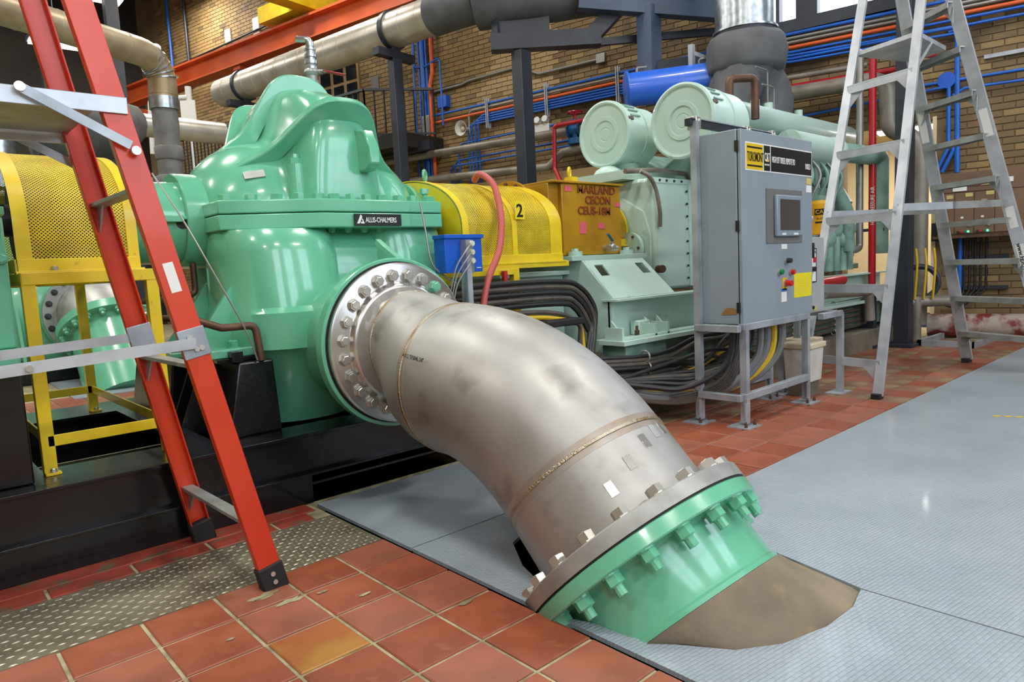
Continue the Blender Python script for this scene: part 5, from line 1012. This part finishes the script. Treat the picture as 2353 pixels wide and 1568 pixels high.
mb = MB(); wbox(mb, 4.72, 4.86, 0, .08, 3.82, 3.95); single(mb, 'junction_box', 'conduit_grey', 'small grey junction box at the end of the zigzag conduit', 'box', bevel=.004)
cond([(9.3, .35, 2.94), (4.6, .35, 2.89)], .062, 'pipe_grey', 'long grey pipe across the wall above the number two guard', cat='pipe', name='service_pipe', fil=None, n=16)
cond([(8.6, .35, 2.55), (5.55, .35, 2.44), (5.3, .35, 2.62), (4.6, .35, 2.66)], .058, 'pipe_grey', 'lower grey pipe with offset bend behind the dark post', cat='pipe', name='service_pipe', fil=.12, n=16)
mb = MB(); wbox(mb, 4.4, 8.6, .02, .3, 2.2, 2.36); single(mb, 'concrete_ledge', 'brick_pale', 'pale concrete ledge low on the back wall behind the guard', 'ledge')
# valve
t = thing('gate_valve', 'blue gate valve with red handwheel on the long grey wall pipe', 'valve', W(5.08, .35, 2.7)); c = V(W(5.08, .35, 2.9))
part(MB().cyl(c-WT*.09, c+WT*.09, .075, n=20).cyl(c-WT*.10, c-WT*.08, .11, n=20).cyl(c+WT*.08, c+WT*.10, .11, n=20).cyl(c-V((0, 0, .16)), c+V((0, 0, .14)), .055, n=16).cyl(c-V((0, 0, .2)), c-V((0, 0, .12)), .11, n=20), 'valve_body', 'blue_valve', t)
hw = torus(MB(), c+V((0, 0, .24)), (0, 0, 1), .10, .013); hw.bar(c+V((-.1, 0, .24)), c+V((.1, 0, .24)), .015, .015).bar(c+V((0, -.1, .24)), c+V((0, .1, .24)), .015, .015).cyl(c+V((0, 0, .12)), c+V((0, 0, .26)), .016, n=8); part(hw, 'handwheel', 'pipe_red', t)
single(MB().tube(fillet([W(4.5, .5, 2.98), W(5.34, .5, 2.97), W(5.36, .5, 2.38), W(5.2, .6, 2.15), W(5.0, .8, 1.9)], .05), .03, 12), 'red_pipe', 'pipe_red', 'dark red pipe dropping behind the ochre clutch box', 'pipe')
# loudspeaker, emergency light
t = thing('horn_speaker', 'cream horn loudspeaker on the wall below the blue conduits', 'loudspeaker', W(7.2, .12, 3.15)); c = V(W(7.22, .3, 3.26)); d = -WN
part(MB().lathe(c-d*.2, d, [(0, .03), (.08, .04), (.15, .07), (.2, .115), (.21, .12), (.205, .108), (.12, .05), (.06, .02)], 28, caps=False), 'horn', 'plastic_white', t); part(MB().ball(c-d*.06, .035, 12), 'driver', 'plastic_cream', t)
t = thing('emergency_light', 'white emergency light unit with two lamp heads', 'lamp', W(5.78, .1, 3.0)); mb = MB(); wbox(mb, 5.66, 5.92, .02, .13, 2.97, 3.12); part(mb, 'case', 'label_white', t, bevel=.008)
for s in (5.72, 5.86): part(MB().cyl(V(W(s, .07, 3.17)), V(W(s, .16, 3.19)), .04, .05, n=16), 'lamp_head', 'label_white', t)
# ---- right side of the wall
cond([(2.6, .3, 2.96), (.9, .3, 2.93)], .032, 'pipe_red', 'red pipe running along the wall beside the stack', cat='pipe', name='service_pipe', fil=None)
cond([(2.6, .3, 3.07), (1.35, .3, 3.04)], .03, 'pipe_grey', 'grey pipe just above the red wall pipe', cat='pipe', name='service_pipe', fil=None)
cond([(2.7, .4, 2.86), (1.14, .4, 2.84), (1.12, .4, 2.28), (.86, .4, 2.16), (.82, .4, 2.0), (.82, .4, .15)], .085, 'pipe_grey', 'thick grey pipe with elbow dropping in front of the lit opening', cat='pipe', name='service_pipe', fil=.17, n=18)
p = V(W(1.19, 1.0, .3)); r_ = single(MB().tube(fillet([(p.x, p.y, .35), (p.x, p.y, 3.0), tuple(W(.7, .45, 2.98))], .06), .036, 14), 'air_pipe', 'pipe_red', 'bright red vertical compressed air pipe seen through the ladder', 'pipe')
vd = V((p.x, p.y, 0)).normalized(); sd = V((-vd.y, vd.x, 0)); rt = -sd
text('lettering', 'HIGH PRESSURE AIR', .055, 'label_white', r_, tuple(p-vd*.038+V((0, 0, .95))+rt*.02), (0, 0, 1), tuple(-rt), xs=.8)
part(MB().cyl((p.x, p.y, 1.17), (p.x, p.y, 1.27), .0375, n=14), 'marker_band', 'label_yellow', r_) if False else None
p = V(W(1.31, 1.0, .6)); single(MB().tube(fillet([(p.x-.35, p.y+.1, .55), (p.x-.35, p.y+.1, .98), (p.x-.1, p.y, 1.0), (p.x, p.y, 1.02), (p.x, p.y, 3.02), tuple(W(1.4, .45, 3.05))], .05), .036, 14), 'drop_pipe', 'conduit_grey', 'grey steel drop pipe left of the red air pipe', 'pipe')
t = thing('strut_clamp', 'short slotted strut clamping the red and grey drop pipes', 'strut', W(1.25, 1.0, 1.15)); part(MB().bar(W(1.42, .95, 1.2), W(1.08, .95, 1.2), .03, .03), 'strut', 'dark_steel', t)
t = thing('steel_column', 'dark blue black steel column on a base plate behind the aluminium ladder', 'column', (7.66, 2.52, 0))
part(MB().bar((7.66, 2.53, .02), (7.66, 2.53, 7.4), .14, .14), 'shaft', 'dark_steel', t, bevel=.004); part(MB().box(7.5, 7.82, 2.40, 2.66, 0, .03), 'base_plate', 'dark_steel', t)
t = thing('support_leg', 'short dark steel leg on a plate left of the tall column', 'column', (7.42, 2.74, 0)); part(MB().bar((7.42, 2.76, 0), (7.42, 2.76, .62), .09, .09), 'shaft', 'dark_steel', t); part(MB().box(7.32, 7.52, 2.68, 2.84, 0, .03), 'base_plate', 'dark_steel', t)
# floor pipework beneath the opening
single(MB().tube(fillet([(6.3, 2.75, .62), (6.9, 2.72, .60), (7.6, 2.66, .58), (7.9, 2.7, .55), (7.9, 2.7, .2)], .08), .05, 14).tube(fillet([(7.2, 2.7, .6), (7.25, 2.7, .3)], .05), .05, 14), 'floor_pipework', 'pipe_grey', 'grey rusty pipes low beside the engine skid', 'pipe')
single(MB().tube([(5.1, 2.55, .72), (6.35, 2.6, .74)], .045, 14), 'red_stub_pipe', 'pipe_red', 'short bright red horizontal pipe beside the small panel', 'pipe')
t = thing('valve_cluster', 'cluster of green and yellow handled valves at the lit opening', 'valves', (8.1, 2.6, .3))
for k in range(4): part(MB().tube(catmull([(8.0+.05*k, 2.62-.07*k, .45), (8.0+.05*k, 2.60-.07*k, .8), (8.02+.05*k, 2.62-.07*k, .98)], 4), .012, 8), 'lever_handle', 'cable_yellow', t)
part(torus(MB(), (8.2, 2.55, .62), (.9, .4, 0), .17, .03), 'hand_wheel', 'dark_steel', t); part(MB().cyl((7.95, 2.75, .42), (8.35, 2.3, .42), .06, n=14).cyl((8.1, 2.55, .02), (8.1, 2.55, .45), .05, n=14), 'manifold', 'pipe_grey', t)
for k, (x, y) in enumerate(((8.36, 2.28), (7.97, 2.72))): part(torus(MB(), (x, y, .44), (.7, -.7, 0), .06, .012), 'green_wheel', 'button_green', t)
# right blue conduits
for k, (pts, r) in enumerate(((((.52, .08, 3.27), (.50, .08, 1.78)), .028), (((.59, .08, 2.72), (.585, .08, 2.06), (.70, .08, 1.80)), .022), (((.55, .08, 2.1), (.54, .08, 2.02), (.64, .08, 1.80)), .022), (((1.0, .08, 2.76), (-1.2, .08, 2.75)), .016), (((.55, .08, 2.60), (.45, .08, 2.66), (-1.2, .08, 2.62)), .016), (((2.3, .1, 2.62), (.62, .1, 2.70)), .016))):
    cond(list(pts), r, 'blue', ('thick blue riser on the right wall above the switchgear', 'blue drop conduit below the round blue box', 'blue drop conduit angled into the switchgear top', 'upper blue conduit through the round box', 'lower blue conduit right of the round box', 'thin blue conduit behind the lagged exhaust')[k], 'right wall blue conduits', fil=.06)
cond([(.60, .08, 3.27), (.3, .08, 3.31), (-1.6, .08, 3.24)], .0155, 'blue', 'lowest blue conduit of the bundle at the right window', GB, fil=.05)
single(MB().cyl(W(.61, .0, 2.77), W(.61, .1, 2.77), .085, n=20), 'round_junction_box', 'blue_box', 'round blue junction box on the right wall', 'box')
cond([(.46, .08, 1.1), (.46, .08, .48)], .022, 'blue', 'blue conduit dropping below the brown switchgear', fil=None)
mb = MB(); wbox(mb, -.3, .28, .02, .06, 2.93, 2.97); single(mb, 'slotted_rail', 'zinc', 'empty slotted rail on the right wall between ladder rails', 'strut')
for k, z in enumerate((.855, .525)): mb = MB(); wbox(mb, .02, .46, .02, .07, z-.02, z+.02); single(mb, 'slotted_rail', 'dark_steel', ('upper', 'lower')[k]+' dark slotted rail clamping cables below the switchgear', 'strut')
for k in range(5): cond([(.42-.05*k, .08, 1.1), (.42-.05*k, .08, .5), (.46, .12, .34-.01*k), (.78, .2, .40)], .012, 'cable_black', 'thin black cable hanging below the brown switchgear', 'cables below the switchgear', cat='cable', name='cable', fil=.1)
# switchgear
t = thing('switchgear', 'brown motor control switchgear panel mounted on the brick wall', 'switchgear', W(.1, .15, 1.08))
mb = MB(); wbox(mb, -.9, .66, .02, .26, 1.10, 1.76); part(mb, 'case', 'mcc_brown', t, bevel=.004)
for s0, s1 in ((.51, .655), (.335, .505), (.155, .33), (-.10, .15)): mb = MB(); wbox(mb, s0, s1, .26, .275, 1.115, 1.545); part(mb, 'door', 'mcc_brown', t, bevel=.003)
for s0, s1 in ((-.10, .655),): mb = MB(); wbox(mb, s0, s1, .26, .27, 1.555, 1.75); part(mb, 'header_panel', 'mcc_brown', t, bevel=.003)
for s0, s1, z0, z1, m in ((.40, .525, 1.565, 1.66, 'label_white'), (.40, .525, 1.645, 1.67, 'label_red'), (.28, .38, 1.61, 1.665, 'label_red'), (.205, .275, 1.61, 1.645, 'label_aged'), (.0, .07, 1.62, 1.67, 'label_white'), (.52, .58, 1.49, 1.53, 'label_aged'), (.345, .41, 1.50, 1.54, 'label_aged'), (.16, .23, 1.505, 1.545, 'label_aged'), (.425, .45, 1.275, 1.295, 'label_white'), (.245, .27, 1.275, 1.295, 'label_white'), (.40, .45, 1.42, 1.46, 'bolt'), (.22, .27, 1.425, 1.465, 'bolt')):
    mb = MB(); wbox(mb, s0, s1, .274, .279, z0, z1); part(mb, 'label_plate', m, t, smooth=False)
text('lettering', 'DANGER', .026, 'label_white', t, tuple(W(.505, .281, 1.648)), tuple(-WT), (0, 0, 1))
for s in (.47, .30):
    for k, m in enumerate(('black', 'button_red', 'button_green', 'indicator')): part(MB().cyl(W(s-.03*k, .275, 1.135), W(s-.03*k, .30, 1.135), .011, n=12), 'push_button', m, t)
    part(MB().cyl(W(s-.10, .275, 1.20), W(s-.10, .30, 1.20), .016, n=12), 'selector', 'bolt', t)
mb = MB(); wbox(mb, -1., .7, .0, .3, 1.07, 1.10); part(mb, 'mounting_channel', 'copper_rust', t)
mb = MB(); wbox(mb, .665, .73, .02, .1, 1.05, 1.25); part(mb, 'side_switch', 'dark_steel', t)
single(MB().tube([W(.74, .26, .13), W(-1.6, .26, .13)], .125, 22), 'wrapped_pipe', 'red_white_wrap', 'flaking red and white pipe lying along the foot of the brick wall', 'pipe')
single(MB().box(7.72, 8.45, 2.38, 2.42, 0, .06).box(7.72, 7.76, 1.92, 2.42, 0, .06).box(7.72, 8.45, 1.90, 1.94, 0, .06), 'floor_frame', 'zinc', 'low galvanised angle frame on the floor behind the ladder foot', 'frame')
# ================================================================== cables
def cable(pts, r, m, label, group): return single(MB().tube(catmull(pts, 6), r, 8), 'cable', m, label, 'cable', group)
for k in range(5):
    z = .905-.034*k; e = .012*k
    cable([(1.95, 3.0, z-.02), (2.35, 2.98, z), (3.05, 2.96, z-.005), (3.26-e, 2.95, z-.05), (3.38-e*1.5, 2.94, z-.19), (3.36-e, 2.93, .55), (3.30-e, 2.9, .40), (3.32, 2.86, .25)], .0165, 'cable' if k % 2 else 'cable_black', ('outermost', 'second', 'third', 'fourth', 'innermost')[k]+' thick dark cable of the bend at the left end of the mint skid', 'cables looping down at the skid end')
for k in range(3): cable([(2.2, 2.98, .72-.03*k), (2.75, 2.95, .73-.03*k), (3.05, 2.93, .70-.03*k), (3.22, 2.93, .62), (3.28-.03*k, 2.93, .48), (3.24, 2.9, .30)], .015, ('cable', 'cable_yellow', 'cable')[k], ('upper brown cable looping inside the dark bundle', 'yellow cable looping inside the dark bundle', 'lower brown cable looping inside the dark bundle')[k], 'inner loop cables')
single(MB().obox((3.0, 2.9, .655), (.16, 0, -.0), (0, .07, 0), (0, 0, .02)), 'rubber_pad', 'rubber', 'black rubber pad on the cables above the elbow', 'pad', bevel=.008)
rnd = random.Random(5)
for k in range(12):
    y, z = 2.66-.012*(k % 4), .40-.028*k*.8; m = 'cable_yellow' if k in (7, 8) else ('cable' if k % 3 else 'cable_black')
    cable([(2.9, 2.80, z+.04), (3.2, y+.06, z+.02), (3.5, y, z), (3.72+.03*rnd.random(), y-.03, z+.015*rnd.random()), (4.0, y-.10+.05*rnd.random(), z+.06*rnd.uniform(-1, 1.3)), (4.35, y-.05, z+.08*rnd.uniform(-.5, 1.5)), (4.9, 2.75, max(.12, z+.1))], .014, m, 'yellow cable in the bundle under the control cabinet' if k in (7, 8) else 'dark cable in the bundle lying along the skid under the cabinet', 'yellow cables of the skid bundle' if k in (7, 8) else 'dark cables of the skid bundle')
for k, (x, m, r) in enumerate(((3.72, 'cable_black', .017), (3.80, 'cable_black', .014), (3.86, 'cable_black', .016), (3.90, 'cable', .016), (3.95, 'cable_black', .015), (4.05, 'cable_grey', .022), (4.13, 'cable_grey', .024), (4.22, 'cable_yellow', .022), (4.32, 'cable_grey', .026), (4.16, 'blue', .012), (4.0, 'cable_black', .012))):
    if x > 4.03: pts = [(x, 2.16, .59), (x, 2.16, .45), (x-.03, 2.18, .34), (x-.14, 2.25, .22), (x-.32, 2.35, .15), (x-.6, 2.50, .16), (3.3, 2.62, .20)]
    else: pts = [(x, 2.16+.02*(k % 3), .59), (x, 2.17+.02*(k % 3), .46), (x-.05, 2.22, .32+.01*k), (x-.2, 2.38, .22+.02*k), (x-.36, 2.52, .24+.012*k), (3.2, 2.66, .28)]
    cable(pts, r, m, 'yellow cable dropping from the control cabinet underside' if m == 'cable_yellow' else 'thin blue cable dropping from the control cabinet underside' if m == 'blue' else ('leftmost black', 'second black', 'third black', 'fourth, browner', 'fifth black', 'left thick grey', 'middle thick grey', '', 'right thick grey', '', 'thin black')[k]+' cable dropping from the control cabinet underside', 'cables below the control cabinet' if m in ('cable_black', 'cable', 'cable_grey') else None)
for k in range(5): cable([(3.80+.035*k, 2.2, .58), (3.78+.03*k, 2.2, .42), (3.72+.02*k, 2.24, .26-.012*k), (3.58, 2.40, .17-.012*k), (3.3, 2.6, .16)], .013, 'cable', 'dark cable coiled between the cabinet legs', 'coiled cables between the cabinet legs')
t = thing('cable_clamps', 'row of grey cable clamps on the skid cable bundle left of the cabinet', 'clamp', (3.5, 2.62, .1))
for k in range(5): part(torus(MB(), (3.5+.01*k, 2.64, .40-.068*k), (1, 0, 0), .036, .006, 14, 6), 'clamp', 'conduit_grey', t)
for k in range(6): single(MB().tube(catmull([(4.95, 2.72, .20+.05*k), (5.6, 2.78, .22+.055*k), (6.4, 2.79, .25+.05*k), (7.4, 2.79, .26+.05*k)], 5), .016, 8), 'cable', 'cable', ('lowest', 'second lowest', 'third lowest', 'third highest', 'second highest', 'highest')[k]+' brown cable along the engine skid behind the ladder', 'cable', 'cables racked along the skid')
for j, x in enumerate((5.75, 6.6)):
    t = thing('cable_clamps', ('left', 'right')[j]+' stack of silver cable clamps on the skid behind the ladder', 'clamp', (x, 2.77, .2))
    for k in range(6): part(torus(MB(), (x, 2.78, .235+.053*k), (1, 0, 0), .024, .007, 12, 6), 'clamp', 'bolt', t)
# blue junction box on a strut
t = thing('blue_terminal_box', 'bright blue terminal box on a galvanised strut beside the pump nozzle', 'box', (2.32, 2.92, .3))
part(MB().box(2.185, 2.435, 2.905, 3.0, .985, 1.175), 'case', 'blue_box', t, bevel=.003); part(MB().box(2.178, 2.442, 2.893, 3.0, 1.165, 1.185), 'lid_lip', 'blue_box', t, bevel=.002); part(MB().box(2.39, 2.42, 2.9, 2.905, 1.005, 1.009), 'mark', 'label_white', t)
part(MB().chan((2.29, 2.885, .3), (2.29, 2.885, 1.155), .055, .03, .005, ref=(1, 0, 0)), 'strut', 'zinc', t); part(MB().box(2.32, 2.355, 2.88, 2.905, .98, 1.155), 'strut_plate', 'galv', t)
for k in range(3):
    z = 1.135-.045*k; g = part(MB().cyl((2.325, 2.885, z), (2.325, 2.845, z), .018, .014, n=14), 'cable_gland', 'plastic_white', t); part(MB().tube(catmull([(2.322, 2.85, z), (2.28, 2.84, z-.03), (2.22, 2.86, z-.12), (2.19, 2.88, z-.24), (2.2-.02*k, 2.92, .80), (2.2, 2.95, .6)], 5), .0045, 6), 'lead', 'conduit_grey', g)
single(MB().cyl((2.36, 3.25, .90), (2.42, 3.2, .90), .075, n=20), 'wooden_disc', 'wood', 'round wooden disc behind the blue terminal box', 'disc')
single(MB().tube(catmull([(2.13, 3.02, 1.36), (2.14, 3.0, 1.2), (2.15, 2.98, 1.05), (2.2, 2.96, .98), (2.27, 2.93, .93)], 5), .005, 6), 'capillary_tube', 'conduit_grey', 'thin grey capillary tube hanging from the pump flange corner', 'tube')
# ================================================================== rear pump with its elbow
t = thing('rear_pump', 'second green pump seen under the yellow stand at left', 'pump', (1.5, 9.8, 0))
part(MB().rings(loft([(.05, 1.45, 9.75, .75, .6, 2.6), (.5, 1.45, 9.75, .8, .65, 2.6), (1.0, 1.45, 9.75, .8, .62, 2.6), (1.5, 1.5, 9.8, .6, .5, 2.4), (1.8, 1.5, 9.8, .3, .3, 2)])), 'casing', 'green', t, angle=60)
part(MB().lathe((1.75, 9.7, .72), (0, -1, 0), [(0, .45), (.5, .42), (.66, .40), (.66, .50), (.72, .50)], 40), 'nozzle', 'green', t)
for x in (.72, 1.05): part(MB().prism([(x, 9.2, .95), (x, 8.95, .25), (x, 9.3, .25)], (.03, 0, 0)), 'gusset', 'green', t)
part(MB().box(.3, 2.4, 8.95, 10.5, 0, .25), 'base', 'black_paint', t)
t = thing('rear_elbow', 'smaller looking stainless elbow of the second pump seen under the yellow stand', 'pipe', (1.78, 8.4, 0))
pth = [(1.75, 8.97, .72), (1.75, 8.86, .72), (1.76, 8.74, .71), (1.765, 8.58, .67), (1.775, 8.44, .60), (1.78, 8.34, .52)]; part(MB().tube(catmull(pth, 5), .36, 40), 'pipe_body', 'stainless', t, angle=60)
part(MB().lathe((1.75, 8.98, .72), (0, -1, 0), [(0, .3), (0, .485), (.04, .485), (.04, .3)], 48), 'upper_flange', 'alu_dull', t)
for k in range(20): g = 2*PI*k/20; bolt(t, (1.75+.435*math.cos(g), 8.94, .72+.435*math.sin(g)), NY, 'dark_steel', .03, .03, .03)
dd_ = V((0, -.62, -.78)).normalized()
for i in (7, 14, 21): pass
t = thing('rear_green_stub', 'green flanged pipe stub of the second pump entering the floor at left', 'pipe', (1.8, 8.1, 0))
part(MB().lathe((1.78, 8.36, .55), dd_, [(-.05, .33), (-.05, .50), (.04, .50), (.04, .40), (.05, .39), (.9, .39)], 44), 'stub', 'green', t)
fa, fb, _ = basis(dd_, (1, 0, 0))
for k in range(20): g = 2*PI*k/20; bolt(t, V((1.78, 8.36, .55))+dd_*.04+(fa*math.cos(g)+fb*math.sin(g))*.455, dd_, 'green', .034, .035, .03, name='nut')
single(MB().prism([(1.2, 7.3, 0), (2.6, 7.3, 0), (2.6, 8.9, 0), (1.25, 8.9, 0)], (0, 0, .008)), 'floor_plate', 'plate_grey', 'grey floor plate around the second pump stub at left', 'floor plate', 'grey floor plates', smooth=False)
